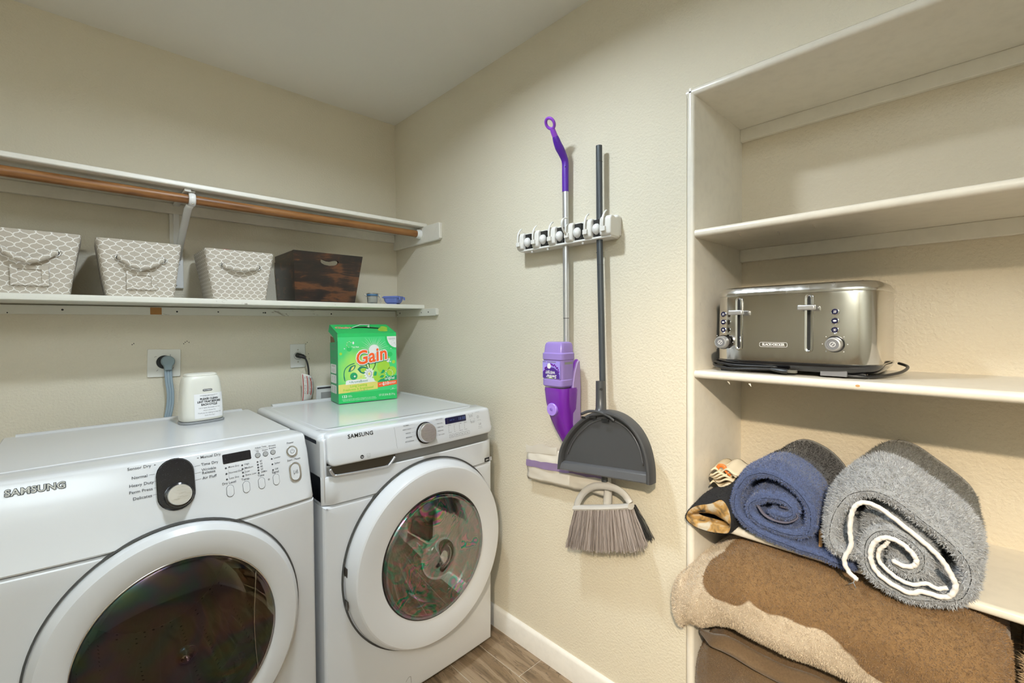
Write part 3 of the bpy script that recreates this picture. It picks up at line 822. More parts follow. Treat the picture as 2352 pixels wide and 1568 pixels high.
# blue lidded tub
lb = thing('blue_tub', 'small blue plastic tub with a snap lid at the shelf end', 'container', (-.160, -.245, 1.4315), math.radians(34))
def tub(w0, d0, w1, d1, z0, z1, n=4):
    m = MB(); rows = []
    for w_, d_, z in ((w0*.55, d0*.75, z0), (w0, d0, z0+.003), (w0 + (w1-w0)*.5, d0 + (d1-d0)*.6, z0 + (z1-z0)*.45), (w1, d1, z1)):
        rows.append([(a, b, z) for a, b in rrect(w_, d_, min(w_, d_)*.25, n)])
    m.grid(rows, closed=True); m.add(rows[0], [tuple(range(len(rows[0])))]); m.add(rows[-1], [tuple(range(len(rows[0])))]); return m
tub(.054, .064, .072, .084, .003, .0300).build('tub', 'lunch_blue', lb, smooth='auto', local=True)
m = MB().prism(rrect(.078, .090, .010, 5), .0302, .0350, 'xy'); m.prism(rrect(.070, .082, .009, 5), .0350, .0390, 'xy')
m.build('lid', 'lunch_blue', lb, local=True, bevel=.0012, seg=2)
for sx in (-1, 1):
    MB().box(sx*.024-.005, sx*.024+.005, -.0500, -.0445, .0200, .0350).build('clip', 'lunch_blue', lb, local=True, bevel=.001)
ft = MB()
for a in (-.018, .018): ft.box(a-.004, a+.004, -.026, .026, 0, .0035)
ft.build('foot', 'lunch_blue', lb, local=True)

# ================================================================== DRYER
def cabinet(x0, x1, z0, z1, yfun, yback, hc, hr, mat, root, name='cabinet', r=.010, n=96):
    """box with a curved front that has an elliptic opening"""
    outer = [(x0, z0), (x1, z0), (x1, z1), (x0, z1)]
    hole = circle2(hc[0], hc[1], hr[0], 128, hr[1])
    O, I = holed(outer, hole, hc, n); m = MB(); rows = []
    cx, cz = (x0+x1)/2, (z0+z1)/2
    def ins(p, d): return (p[0] + d*(1 if p[0] < x0+1e-4 else -1 if p[0] > x1-1e-4 else 0), p[1] + d*(1 if p[1] < z0+1e-4 else -1 if p[1] > z1-1e-4 else 0))
    rows.append([(a, yback, b) for a, b in O])
    for k in range(5):
        t = PI/2*k/4; d = r*(1-math.cos(t)); e = r*(1-math.sin(t))
        R = [ins(p, d) for p in O]; rows.append([(a, yfun(a, b) + e, b) for a, b in R])
    Rr = [ins(p, r) for p in O]
    for t in (.25, .5, .75, 1.0): rows.append([(a + (c-a)*t, yfun(a + (c-a)*t, b + (d-b)*t), b + (d-b)*t) for (a, b), (c, d) in zip(Rr, I)])
    rows.append([(c, yfun(c, d) + .06, d) for c, d in I])
    m.grid(rows, closed=True); m.add(rows[0], [tuple(range(len(O)))])
    return m.build(name, mat, root, smooth='auto', angle=20)

DXC, DHW = -1.143, .343
def d_edge(z): return float(np.interp(z, [.03, .805, .931, .984, .992], [-.895, -.905, -.868, -.845, -.825]))
def d_y(x, z):
    u = max(-1, min(1, (x - DXC)/DHW)); return d_edge(z) - .03*(1-u*u)
def d_frame(x, z):
    p = Vector((x, d_y(x, z), z)); u = (Vector((x+.004, d_y(x+.004, z), z)) - Vector((x-.004, d_y(x-.004, z), z))).normalized()
    v = (Vector((x, d_y(x, min(z+.004, .984)), min(z+.004, .984))) - Vector((x, d_y(x, z-.004), z-.004))).normalized(); n = u.cross(v).normalized()
    return p, u, v, n
dry = thing('dryer', 'white front-loading dryer with dark round glass door and black oval dial panel', 'dryer', (DXC, -.55, 0))
DC, DR = (-1.135, .530), (.2765, .306)          # door centre and radii
GR_ = (.738, .752)                             # glass share of the door radius
cabinet(DXC-DHW, DXC+DHW, .025, .8035, d_y, -.20, DC, (DR[0]*.70, DR[1]*.70), 'dryer_white', dry)
MB().box(DXC-DHW+.004, DXC+DHW-.004, -.80, -.205, .80, .955).build('upper_body', 'dryer_white', dry, bevel=.004)
MB().box(DXC-DHW+.006, DXC+DHW-.006, -.88, -.30, .795, .812).build('seam', 'seam_dark', dry)
for sx in (-1, 1):
    for y in (-.84, -.28): MB().lathe([(0, 0), (.022, 0), (.024, .006), (.014, .012), (.012, .03), (0, .03)], (DXC + sx*.29, y, 0), 'z', 16).build('foot', 'rubber_grey', dry, smooth='auto')
# control panel
rows = []
prof = [(-.70, .8065), (-.902, .8065), (-.905, .811)] + [(d_edge(z), z) for z in (.84, .87, .90, .931, .95, .968, .984)] + [(-.8425, .9875), (-.837, .9905), (-.826, .9920), (-.80, .9915), (-.76, .988), (-.724, .9845), (-.716, .980), (-.70, .970)]
cy_, cz_ = -.80, .90
def dst(u, inset):
    x = DXC + DHW*u; out = []
    for y, z in prof:
        wgt = 1 if y < -.80 else max(0, (-.716 - y)/.084)
        yy = y - .03*(1-u*u)*wgt; zz = z
        if inset:
            if y < -.716: yy = yy + inset
            if z > .96: zz = z - inset
        out.append((x, yy, zz))
    return out
us_ = [-1 + 2*k/28 for k in range(29)]
R0 = .016
for k in range(4):
    t = PI/2*k/4; rows.append(dst(-1 + R0/DHW*(1-math.cos(t))*.7, R0*(1-math.sin(t))))
rows += [dst(u, 0) for u in us_[1:-1]]
for k in reversed(range(4)):
    t = PI/2*k/4; rows.append(dst(1 - R0/DHW*(1-math.cos(t))*.7, R0*(1-math.sin(t))))
m = MB().grid(rows, closed=True); n = len(prof)
m.add(rows[0], [tuple(range(n))]); m.add(rows[-1], [tuple(range(n))])
m.build('control_panel', 'dryer_white', dry, smooth='auto', angle=40)
m = MB().prism(rrect(DHW*2-.004, .520, .012, 4, DXC, -.455), .952, .984, 'xy'); m.build('top_panel', 'dryer_white', dry, bevel=.005, seg=3)
m = MB().prism([(-.205, .980), (-.196, .980), (-.196, .989), (-.200, .9905), (-.207, .9895), (-.216, .984)], DXC-DHW+.03, DXC+DHW-.03, 'yz'); m.build('back_lip', 'dryer_white', dry, smooth='auto')
# door
bulge = lambda x, z: d_y(x, min(max(z, .03), .80))
door = MB(); k = 1/DR[0]
prof = [(1.018, .004), (1.018, -.002), (1.004, -.003), (1.000, .006)]
MB().lathe(prof, (DC[0], 0, DC[1]), 'y', 96, DR[0], DR[1], bulge).build('door_gap', 'seam_dark', dry, smooth='auto')
prof = [(.995, .006), (.997, -.014), (.988, -.022), (.952, -.0335), (.935, -.0345), (.84, -.0335), (.765, -.031), (.752, -.029), (.742, -.020), (.735, .0)]
drf = MB().lathe(prof, (DC[0], 0, DC[1]), 'y', 96, DR[0], DR[1], bulge).build('door_ring', 'dryer_white', dry, smooth='auto', angle=24)
MB().lathe([(.752, -.0285), (.748, -.0300), (.738, -.0275), (.728, -.020)], (DC[0], 0, DC[1]), 'y', 96, DR[0], DR[1], bulge).build('glass_trim', 'chrome', drf, smooth=True)
gl = [(.742*math.cos(a), -.020 - .032*math.sin(a)) for a in [PI/2*k/12 for k in range(13)]]; gl[-1] = (0.0005, gl[-1][1])
g = MB().lathe(gl, (DC[0], -.925, DC[1]), 'y', 80, DR[0], DR[1])
go = g.build('door_glass', 'dryer_glass', drf, smooth=True); so = go.modifiers.new('s', 'SOLIDIFY'); so.thickness = .004; so.offset = 1
# handle recess: lens between the glass rim and a second arc
a0, a1 = math.radians(38), math.radians(-38); nn = 24
rim = [(DC[0] + DR[0]*.735*math.cos(a0 + (a1-a0)*i/nn), DC[1] + DR[1]*.735*math.sin(a0 + (a1-a0)*i/nn)) for i in range(nn+1)]
chd = []
for i in range(nn+1):
    t = i/nn; a = (rim[0][0]*(1-t) + rim[-1][0]*t, rim[0][1]*(1-t) + rim[-1][1]*t); q = math.sin(PI*t)
    chd.append((a[0] - .010*q, a[1]))
ysurf = lambda x, z: -.925 - .020 - .032*math.sqrt(max(0, 1 - min(1, ((x-DC[0])/(DR[0]*.742))**2 + ((z-DC[1])/(DR[1]*.742))**2)))
MB().tube([(a, ysurf(a, b)-.001, b) for a, b in chd], .0028, 8).build('handle_rim', 'chrome', drf, smooth=True)
m = MB(); m.grid([[(a, ysurf(a, b)-.0005, b) for a, b in chd], [((a+c)/2, -.935, (b+d)/2) for (a, b), (c, d) in zip(chd, rim)], [(c-.002, -.945, d) for c, d in rim]])
m.build('handle_recess', 'drawer_dark', drf, smooth=True, fix=False)
# drum behind the glass
MB().lathe([(.74, -.86), (.80, -.84), (.82, -.80), (.84, -.40), (.80, -.33)], (DC[0], 0, DC[1]), 'y', 64, DR[0], DR[1]).build('drum', 'drum_metal', dry, smooth=True, fix=False)
MB().lathe([(.80, -.33), (.5, -.34), (.001, -.35)], (DC[0], 0, DC[1]), 'y', 48, DR[0], DR[1]).build('drum_back', 'drum_back', dry, smooth=True, fix=False)
for k in range(3):
    a = math.radians(70 + 120*k); m = MB()
    m.tube([(DC[0] + DR[0]*.80*math.cos(a), y, DC[1] + DR[1]*.80*math.sin(a)) for y in (-.80, -.6, -.40)], .035, 10, sx=1, sy=.6)
    m.build('drum_baffle', 'drum_back', dry, smooth=True)
lg = MB(); 
for i in range(9):
    a = math.radians(-86 + 6.2*i); c = (DC[0] + DR[0]*.60*math.cos(a), DC[1] + DR[1]*.60*math.sin(a))
    lg.box(c[0]-.007, c[0]+.007, -.905, -.897, c[1]-.007, c[1]+.007)
lg.build('lint_grille', 'print_dark', dry)
m = MB(); m.lathe([(.52, -.893), (.70, -.890), (.72, -.86)], (DC[0], 0, DC[1]), 'y', 24, DR[0], DR[1], None, math.radians(-100), math.radians(-28)); m.build('lint_housing', 'plate_grey', dry, smooth=True, fix=False)
# dial panel
p, u, v, n = d_frame(-1.136, .928)
sh = stadium(.077, .126, 14)
m = MB(); m.grid([[p + u*a*1.02 + v*b*1.015 + n*.000 for a, b in sh], [p + u*a*1.02 + v*b*1.015 + n*.0035 for a, b in sh], [p + u*a*.97 + v*b*.98 + n*.0055 for a, b in sh]], closed=True)
m.build('dial_bezel', 'black_gloss', dry, smooth='auto')
m = MB(); put_poly(m, [(a*.968, b*.978) for a, b in sh], p, u, v, n, .0054); m.build('dial_window', 'dusty_black', dry, fix=False)
dc = p + u*.004 - v*.028 + n*.0055
rot = Matrix((u, v, n)).transposed().to_4x4(); rot.translation = dc
kn = MB().lathe([(0, 0), (.0305, 0), (.0305, .006), (.0290, .010), (.0250, .012)], (0, 0, 0), 'z', 40).xform(rot); kn.build('dial_ring', 'black_gloss', dry, smooth='auto')
kn = MB().lathe([(.0250, .011), (.0250, .018), (.0238, .0205), (.0, .0205)], (0, 0, 0), 'z', 40).xform(rot); kn.build('dial', 'dial_steel', dry, smooth='auto')
# display
p, u, v, n = d_frame(-.996, .9635); p -= v*.0
m = MB(); m.grid([[p + u*a + v*b + n*.0002 for a, b in rrect(.070, .026, .003, 3)], [p + u*a + v*b + n*.0012 for a, b in rrect(.068, .024, .003, 3)]], closed=True); put_poly(m, rrect(.068, .024, .003, 3), p, u, v, n, .0012)
m.build('display', 'dusty_black', dry, fix=False)
# buttons
for x, z in ((-.944, .957), (-.9235, .9565), (-.903, .957)):
    p, u, v, n = d_frame(x, z); m = MB(); rt = Matrix((u, v, n)).transposed().to_4x4(); rt.translation = p
    m.lathe([(.0064, 0), (.0064, .0012), (.0058, .002), (0, .002)], (0, 0, 0), 'z', 20).xform(rt); m.build('round_button', 'button_grey', dry, smooth='auto')
    m = MB(); ring_strip(m, circle2(0, 0, .0074, 20), circle2(0, 0, .0062, 20), p, u, v, n, .0004); m.build('button_outline', 'print_dark', dry, fix=False)
pr = MB(); pg = MB()
for x in (-1.020, -.981, -.942, -.903):
    p, u, v, n = d_frame(x, .883); sh = stadium(.0175, .031, 8); sh2 = [(a*.93, b*.96) for a, b in sh]
    m = MB(); m.grid([[p + u*a + v*b for a, b in sh2], [p + u*a + v*b + n*.0012 for a, b in sh2], [p + u*a*.94 + v*b*.97 + n*.0018 for a, b in sh2]], closed=True); put_poly(m, [(a*.94, b*.97) for a, b in sh2], p, u, v, n, .0018)
    m.build('option_button', 'dryer_white', dry, smooth='auto', fix=False); ring_strip(pr, [(a*1.03, b*1.02) for a, b in sh], [(a*.95, b*.97) for a, b in sh], p, u, v, n, .0003)
p, u, v, n = d_frame(-.850, .948); rt = Matrix((u, v, n)).transposed().to_4x4(); rt.translation = p
MB().lathe([(.0175, 0), (.0165, .0025), (.0135, .0028), (.0125, .001)], (0, 0, 0), 'z', 32).xform(rt).build('power_ring', 'steel', dry, smooth='auto')
MB().lathe([(.0128, .001), (.0122, .0025), (0, .0028)], (0, 0, 0), 'z', 32).xform(rt).build('power_button', 'dryer_white', dry, smooth='auto')
put_strip(pr, [(.0056*math.sin(a), .0056*math.cos(a)) for a in [math.radians(35 + 290*k/20) for k in range(21)]], .0010, p, u, v, n, .0034); put_strip(pr, [(0, .001), (0, .0075)], .0011, p, u, v, n, .0034)
p, u, v, n = d_frame(-.848, .890); sh = stadium(.036, .058, 10)
m = MB(); m.grid([[p + u*a + v*b for a, b in sh], [p + u*a*.96 + v*b*.97 + n*.0026 for a, b in sh], [p + u*a*.78 + v*b*.85 + n*.0028 for a, b in sh], [p + u*a*.72 + v*b*.81 + n*.001 for a, b in sh]], closed=True); m.build('start_ring', 'steel', dry, smooth='auto', fix=False)
m = MB(); m.grid([[p + u*a*.74 + v*b*.82 + n*.001 for a, b in sh], [p + u*a*.69 + v*b*.80 + n*.0024 for a, b in sh]], closed=True); put_poly(m, [(a*.69, b*.80) for a, b in sh], p, u, v, n, .0024); m.build('start_button', 'dryer_white', dry, smooth='auto', fix=False)
put_strip(pr, [(-.0055, -.0055), (-.0055, .0055), (.0020, 0), (-.0055, -.0055)], .0010, p, u, v, n, .0032)
for a in (.0030, .0062): put_strip(pr, [(a, -.0055), (a, .0055)], .0011, p, u, v, n, .0032)
def dt(txt, size, x, z, mb=None, **kw):
    p, u, v, n = d_frame(x, z); put_text(mb or pr, txt, size, p, u, v, n, off=.0007, **kw)
def dline(x0, z0, x1, z1, wd=.0006):
    p, u, v, n = d_frame((x0+x1)/2, (z0+z1)/2); put_strip(pr, [((x0-x1)/2, (z0-z1)/2), ((x1-x0)/2, (z1-z0)/2)], wd, p, u, v, n, .0006)
for txt, z, xe in (('Sensor Dry', .9795, -1.182), ('Normal', .9585, -1.190), ('Heavy Duty', .942, -1.179), ('Perm Press', .9275, -1.182), ('Delicates', .9125, -1.184)):
    dt(txt, .0098, xe, z, align='RIGHT', bold=.006)
p, u, v, n = d_frame(-1.176, .9797); put_poly(pr, [(0, -.0014), (.0042, 0), (0, .0014)], p, u, v, n)
for z, x0, x1 in ((.9592, -1.187, -1.176), (.9426, -1.178, -1.1752), (.928, -1.180, -1.1750), (.913, -1.182, -1.1747)): dline(x0, z, x1, z)
for txt, z in (('Manual Dry', .9785), ('Time Dry', .9608), ('Wrinkle', .9478), ('Release', .9405), ('Air Fluff', .9285)):
    dt(txt, .0098, -1.080, z, align='LEFT', bold=.006)
p, u, v, n = d_frame(-1.084, .9785); put_poly(pr, [(0, -.0014), (-.0042, 0), (0, .0014)], p, u, v, n)
for z in (.9606, .9440, .9283): dline(-1.0955, z-.001, -1.082, z)
for txt, x, z in (('Up', -.944, .9680), ('Down', -.9235, .9672), ('Adjust Time', -.934, .9765), ('Wrinkle', -.903, .9745), ('Prevent', -.903, .9685)): dt(txt, .0062, x, z, bold=.004)
dline(-.953, .9720, -.914, .9720, .0004)
dt('Power', .0078, -.851, .9725, bold=.005); dt('Start / Pause', .0078, -.848, .9255, bold=.005)
for x, zs, tx in ((-1.0255, (.941, .927, .913), ('More Dry', 'Normal Dry', 'Less Dry')), (-.9862, (.940, .9305, .9212, .912), ('High', 'Medium', 'Low', 'Extra Low')), (-.947, (.940, .9328, .9256, .9183, .911), ('60', '50', '40', '30', '20Min')), (-.909, (.940, .9255, .910), ('Louder', 'Softer', 'Off'))):
    for z, t in zip(zs, tx):
        p, u, v, n = d_frame(x, z); put_poly(pr, circle2(0, 0, .0024, 12), p, u, v, n); dt(t, .0066, x+.0055, z+.001, align='LEFT', bold=.002)
for txt, x in (('Dry Level', -1.021), ('Temp.', -.981), ('Time', -.942), ('Signal', -.903)): dt(txt, .0084, x, .9035, bold=.005)
for x, z0, z1 in ((-1.0205, .938, .916), (-.9815, .937, .915)): dline(x+.0, z0, x, z1, .0003)
p, u, v, n = d_frame(-.9225, .888); ring_strip(pr, circle2(0, 0, .0024, 10), circle2(0, 0, .0014, 10), p, u, v, n)
pr.build('panel_lettering', 'print_dark', dry, fix=False)
bg = MB(); p, u, v, n = d_frame(-1.3805, .9685)
put_text(bg, 'SAMSUNG', .0200, p, u, v, n, off=.0008, bold=.070, sx=1.0, space=1.05)
bg.build('badge_outline', 'print_black', dry, fix=False)
bs = MB(); put_text(bs, 'SAMSUNG', .0200, p, u, v, n, off=.0016, bold=.012, sx=1.0, space=1.05); bs.build('badge_lettering', 'logo_silver', dry, fix=False)

# ================================================================== WASHER
WXC, WHW = -.431, .343
was = thing('washing_machine', 'white front-loading washer with grey strip and rainbow-tinted round door', 'washing machine', (WXC, -.55, 0))
def w_y(x, z):
    u = (x - WXC)/WHW
    return float(np.interp(z, [.03, .77, .86, .89, .985], [-.893, -.903, -.903, -.905, -.889])) - .012*(1-u*u)
def w_frame(x, z):
    p = Vector((x, w_y(x, z), z)); u = (Vector((x+.004, w_y(x+.004, z), z)) - Vector((x-.004, w_y(x-.004, z), z))).normalized()
    v = (Vector((x, w_y(x, z+.002), z+.002)) - Vector((x, w_y(x, z-.002), z-.002))).normalized(); return p, u, v, u.cross(v).normalized()
WC, WR = (-.398, .507), (.317, .331)
cabinet(WXC-WHW, WXC+WHW, .022, .7640, w_y, -.20, WC, (WR[0]*.62, WR[1]*.62), 'washer_white', was, r=.014)
for sx in (-1, 1):
    for y in (-.84, -.28): MB().lathe([(0, 0), (.022, 0), (.024, .006), (.014, .012), (.012, .03), (0, .03)], (WXC + sx*.29, y, 0), 'z', 16).build('foot', 'rubber_grey', was, smooth='auto')
MB().box(WXC-WHW+.0015, WXC+WHW-.0015, -.86, -.205, .766, .966).build('upper_body', 'washer_white', was, bevel=.003)
def wstrip(z0, z1, off, x0=WXC-WHW, x1=WXC+WHW, r=.006, ns=24, back=-.70, top=None):
    """front band with bulge, rounded ends"""
    m = MB(); rows = []
    for i in range(ns+1):
        t = i/ns; x = x0 + (x1-x0)*t; e = 0
        d = min(x-x0, x1-x); rr = .014
        if d < rr: e = rr - math.sqrt(max(0, rr*rr - (rr-d)**2))
        rows.append([(x, back, z0), (x, w_y(x, z0) - off + e + r*.6, z0), (x, w_y(x, z0+r) - off + e, z0+r*.8), (x, w_y(x, (z0+z1)/2) - off + e, (z0+z1)/2), (x, w_y(x, z1-r) - off + e, z1-r*.8), (x, w_y(x, z1) - off + e + r*.6, z1), (x, back, z1)])
    xs = [x0 + .0005, x0 + .002, x0+.005, x0+.009] ; m.grid(rows, closed=True); m.add(rows[0], [tuple(range(7))]); m.add(rows[-1], [tuple(range(7))]); return m
wstrip(.7665, .8545, 0, r=.0035).build('front_band', 'washer_white', was, smooth='auto')
wstrip(.852, .8875, -.006, x0=WXC-WHW+.006, x1=WXC+WHW-.004, r=.004).build('grey_strip', 'grey_trim', was, smooth='auto')
# control panel: rounded plate proud of the strip
cp = MB(); rows = []
X0, X1 = WXC-WHW+.018, WXC+WHW-.001
for t in [0, .002, .006, .011, .017, .024, .033] + [k/24 for k in range(1, 24)] + [.967, .976, .983, .989, .994, .998, 1]:
    x = X0 + (X1-X0)*t; d = min(x-X0, X1-x); rr = .022; e = rr - math.sqrt(max(0, rr*rr - (rr-min(d, rr))**2)); ez = e
    col = []
    zb = .8855 + ez*.9; zt = .9850
    for k in range(5): a = PI/2*k/4; col.append((x, w_y(x, .89) - .004 + .006*(1-math.sin(a)) + e*.3, zb + .006*(1-math.cos(a))))
    for z in (.91, .935, .96): col.append((x, w_y(x, z) - .004 + e*.3, z))
    for k in range(5): a = PI/2*k/4; col.append((x, w_y(x, .975) - .004 + .012*(1-math.cos(a)) + e*.3, zt - .012*(1-math.sin(a)) - e*.3))
    col.append((x, -.80, zt + .0005)); col.append((x, -.78, .975)); col.append((x, -.80, .8855))
    rows.append(col)
cp.grid(rows, closed=True); cp.add(rows[0], [tuple(range(len(rows[0])))]); cp.add(rows[-1], [tuple(range(len(rows[0])))])
cp.build('control_panel', 'washer_white', was, smooth='auto', angle=45)
sl = MB(); p0 = [w_frame(-.531 + .006*(.985-z)/.1, z)[0] for z in (.888, .92, .95, .975)]
sl.grid([[(q.x-.0004, q.y-.0043, q.z) for q in p0], [(q.x+.0004, q.y-.0043, q.z) for q in p0]]); sl.build('panel_seam', 'print_grey', was, fix=False)
# side shoulder left of the panel, and the top
MB().box(WXC-WHW, WXC-WHW+.02, -.895, -.70, .766, .975).build('corner_post', 'washer_white', was, bevel=.012, seg=4)
MB().box(WXC+WHW-.012, WXC+WHW, -.885, -.70, .86, .975).build('corner_post', 'washer_white', was, bevel=.006, seg=3)
tp = MB(); tp.prism(rrect(WHW*2, .690, .020, 5, WXC, -.532), .935, .9850, 'xy'); tp.build('top_panel', 'washer_white', was, bevel=.018, seg=5)
lip = MB(); ro = rrect(WHW*2-.070, .60, .03, 6, WXC, -.528); ri = rrect(WHW*2-.084, .586, .026, 6, WXC, -.528); rm = rrect(WHW*2-.077, .593, .028, 6, WXC, -.528)
lip.grid([[(a, b, .9848) for a, b in ro], [(a, b, .9872) for a, b in rm], [(a, b, .9848) for a, b in ri]], closed=True); lip.build('top_rim', 'washer_white', was, smooth=True)
MB().prism([(-.205, .980), (-.185, .980), (-.185, .990), (-.190, .992), (-.200, .991), (-.212, .985)], WXC-WHW+.06, WXC+WHW-.05, 'yz').build('back_lip', 'washer_white', was, smooth='auto')
# detergent drawer pull
dp = MB(); pts = [(-.752, .8835), (-.742, .864), (-.720, .858), (-.575, .853), (-.556, .857), (-.535, .8805)]
dp.grid([[(a, w_y(a, .87)-.0003, .8868) for a in np.linspace(-.752, -.533, 14)], [(a, w_y(a, .87)-.0003, float(np.interp(a, [q[0] for q in pts], [q[1] for q in pts]))) for a in np.linspace(-.752, -.533, 14)]])
dp.build('drawer_recess', 'drawer_dark', was, fix=False)
MB().tube([(a, w_y(a, b)-.0025, b-.002) for a, b in smoothpath([(q[0], q[1], 0) for q in pts], 5) for _ in [0]] if False else [(q.x, w_y(q.x, q.y)-.0015, q.y-.003) for q in smoothpath([(a, b, 0) for a, b in pts], 5)], .0045, 8).build('drawer_lip', 'alu', was, smooth=True)
# door
wb = lambda x, z: w_y(x, min(max(z, .03), .76))
MB().lathe([(1.022, .003), (1.020, -.004), (1.006, -.005), (1.000, .008)], (WC[0], 0, WC[1]), 'y', 110, WR[0], WR[1], wb).build('door_gap', 'seam_dark', was, smooth='auto')
prof = [(.992, .006), (.996, -.012), (.990, -.024), (.960, -.044), (.945, -.052), (.930, -.055), (.88, -.056), (.78, -.053), (.70, -.050), (.672, -.048), (.662, -.044), (.655, -.03), (.65, .01)]
wd = MB().lathe(prof, (WC[0], 0, WC[1]), 'y', 110, WR[0], WR[1], wb).build('door_ring', 'washer_white', was, smooth='auto', angle=22)
MB().lathe([(.670, -.0485), (.664, -.050), (.656, -.0485), (.648, -.040)], (WC[0], 0, WC[1]), 'y', 96, WR[0], WR[1], wb).build('glass_trim', 'black_gloss', wd, smooth=True)
YC = w_y(WC[0], WC[1])
g = MB().lathe([(.655, YC-.044), (.60, YC-.048), (.45, YC-.055), (.25, YC-.060), (.0005, YC-.062)], (WC[0], 0, WC[1]), 'y', 96, WR[0], WR[1])
go = g.build('door_glass', 'washer_glass', wd, smooth=True); so = go.modifiers.new('s', 'SOLIDIFY'); so.thickness = .004; so.offset = 1
bowl = MB().lathe([(.64, YC-.030), (.60, YC+.01), (.54, YC+.055), (.44, YC+.085), (.25, YC+.10), (.0005, YC+.104)], (WC[0], 0, WC[1]), 'y', 72, WR[0], WR[1])
bo = bowl.build('inner_bowl', 'washer_glass', wd, smooth=True); so = bo.modifiers.new('s', 'SOLIDIFY'); so.thickness = .005
MB().lathe([(.655, -.04 + YC), (.70, YC+.02), (.72, YC+.07), (.66, YC+.10), (.70, YC+.13)], (WC[0], 0, WC[1]), 'y', 72, WR[0], WR[1]).build('gasket', 'rubber_grey', was, smooth=True, fix=False)
MB().lathe([(.70, -.78), (.80, -.75), (.82, -.40), (.78, -.34), (.001, -.35)], (WC[0], 0, WC[1]), 'y', 72, WR[0], WR[1]).build('drum', 'drum_metal', was, smooth=True, fix=False)
for z in (.545, .44): MB().box(WC[0]-WR[0]*.992, WC[0]-WR[0]*.985, -.925, -.905, z-.014, z+.014).build('hinge_slot', 'drawer_dark', was)
# knob
p, u, v, n = w_frame(-.411, .937); p = p + n*.004; rt = Matrix((u, v, n)).transposed().to_4x4(); rt.translation = p
MB().lathe([(.0385, 0), (.0385, .0015), (.036, .002), (.034, .001)], (0, 0, 0), 'z', 40).xform(rt).build('knob_scale', 'black_gloss', was, smooth='auto')
MB().lathe([(.0345, 0), (.0345, .014), (.0335, .016)], (0, 0, 0), 'z', 48).xform(rt).build('knob_skirt', 'chrome', was, smooth='auto')
MB().lathe([(.0335, .016), (.0330, .022), (.0318, .0235), (0, .0235)], (0, 0, 0), 'z', 48).xform(rt).build('knob', 'dial_steel', was, smooth='auto')
# display
p, u, v, n = w_frame(-.271, .9635); p = p + n*.004
m = MB(); m.grid([[p + u*a + v*b for a, b in rrect(.100, .0235, .002, 3)], [p + u*a + v*b + n*.0008 for a, b in rrect(.099, .0225, .002, 3)]], closed=True); put_poly(m, rrect(.099, .0225, .002, 3), p, u, v, n, .0008); m.build('display', 'screen_blue', was, fix=False)
m = MB(); put_text(m, '18:88', .016, p + u*.028, u, v, n, off=.0012); put_text(m, 'OFF ON', .006, p - u*.018, u, v, n, off=.0012); m.build('display_digits', 'screen_digit', was, fix=False)
pw = MB(); pk = MB()
def wt(txt, size, x, z, mb=None, **kw):
    p, u, v, n = w_frame(x, z); put_text(mb or pw, txt, size, p + n*.004, u, v, n, off=.0006, **kw)
def wline(x0, z0, x1, z1, wd=.0005):
    p, u, v, n = w_frame((x0+x1)/2, (z0+z1)/2); put_strip(pw, [((x0-x1)/2, (z0-z1)/2), ((x1-x0)/2, (z1-z0)/2)], wd, p + n*.004, u, v, n)
wt('SAMSUNG', .0180, -.649, .9690, pk, bold=.012, space=1.05)
for txt, x, z in (('NORMAL', -.473, .9735), ('HEAVY DUTY', -.466, .9600), ('WHITES', -.470, .9465), ('BEDDING', -.466, .9325), ('ACTIVEWEAR', -.460, .9185)):
    wt(txt, .0056, x, z, align='RIGHT', bold=.004); wline(x+.002, z+.0005, -.4525 + .004*abs(z-.946)/.03, z+.001, .0003)
for txt, x, z in (('QUICK WASH', -.363, .9755), ('DELICATES', -.358, .9600), ('PERM PRESS', -.357, .9465), ('RINSE+SPIN', -.358, .9335), ('SELF CLEAN', -.356, .9195)):
    wt(txt, .0050, x, z, align='LEFT', bold=.004); wline(-.371, z, x-.002, z, .0003)
for i, (x, t) in enumerate(((-.298, 'Temp.'), (-.272, 'Rinse'), (-.247, 'Spin'), (-.222, 'Soil'))):
    p, u, v, n = w_frame(x, .9065); p = p + n*.004; ring_strip(pw, rrect(.0225, .0125, .003, 3), rrect(.0213, .0113, .0027, 3), p, u, v, n); wt(t, .0058, x, .9065)
    for k in range(5):
        p, u, v, n = w_frame(x-.010, .920 + .0065*k); put_poly(pw, [(-.0008, -.0014), (.0008, -.0014), (.0008, .0014), (-.0008, .0014)], p + n*.004, u, v, n)
    wt(('Hot', '4', 'High', 'Heavy')[i], .0042, x-.003, .946); wt(('Cold', '1', 'No Spin', 'Light')[i], .0042, x-.003, .920)
wt('Pre  Delay', .0045, -.196, .968); wt('Soak  End', .0045, -.196, .963); wt('Alarm  Smart', .0045, -.190, .944); wt('Off  Care', .0045, -.190, .939)
for x, z in ((-.206, .973), (-.186, .974), (-.200, .950), (-.180, .951)):
    p, u, v, n = w_frame(x, z); put_poly(pw, circle2(0, 0, .0011, 8), p + n*.004, u, v, n)
p, u, v, n = w_frame(-.160, .957); p = p + n*.004
put_strip(pw, [(.0048*math.sin(a), .0048*math.cos(a)) for a in [math.radians(35 + 290*k/20) for k in range(21)]], .0008, p, u, v, n); put_strip(pw, [(0, .001), (0, .0062)], .0008, p, u, v, n)
p, u, v, n = w_frame(-.153, .928); p = p + n*.004
put_strip(pw, [(-.005, -.0045), (-.005, .0045), (.001, 0), (-.005, -.0045)], .0008, p, u, v, n)
for a in (.0022, .0050): put_strip(pw, [(a, -.0045), (a, .0045)], .0008, p, u, v, n)
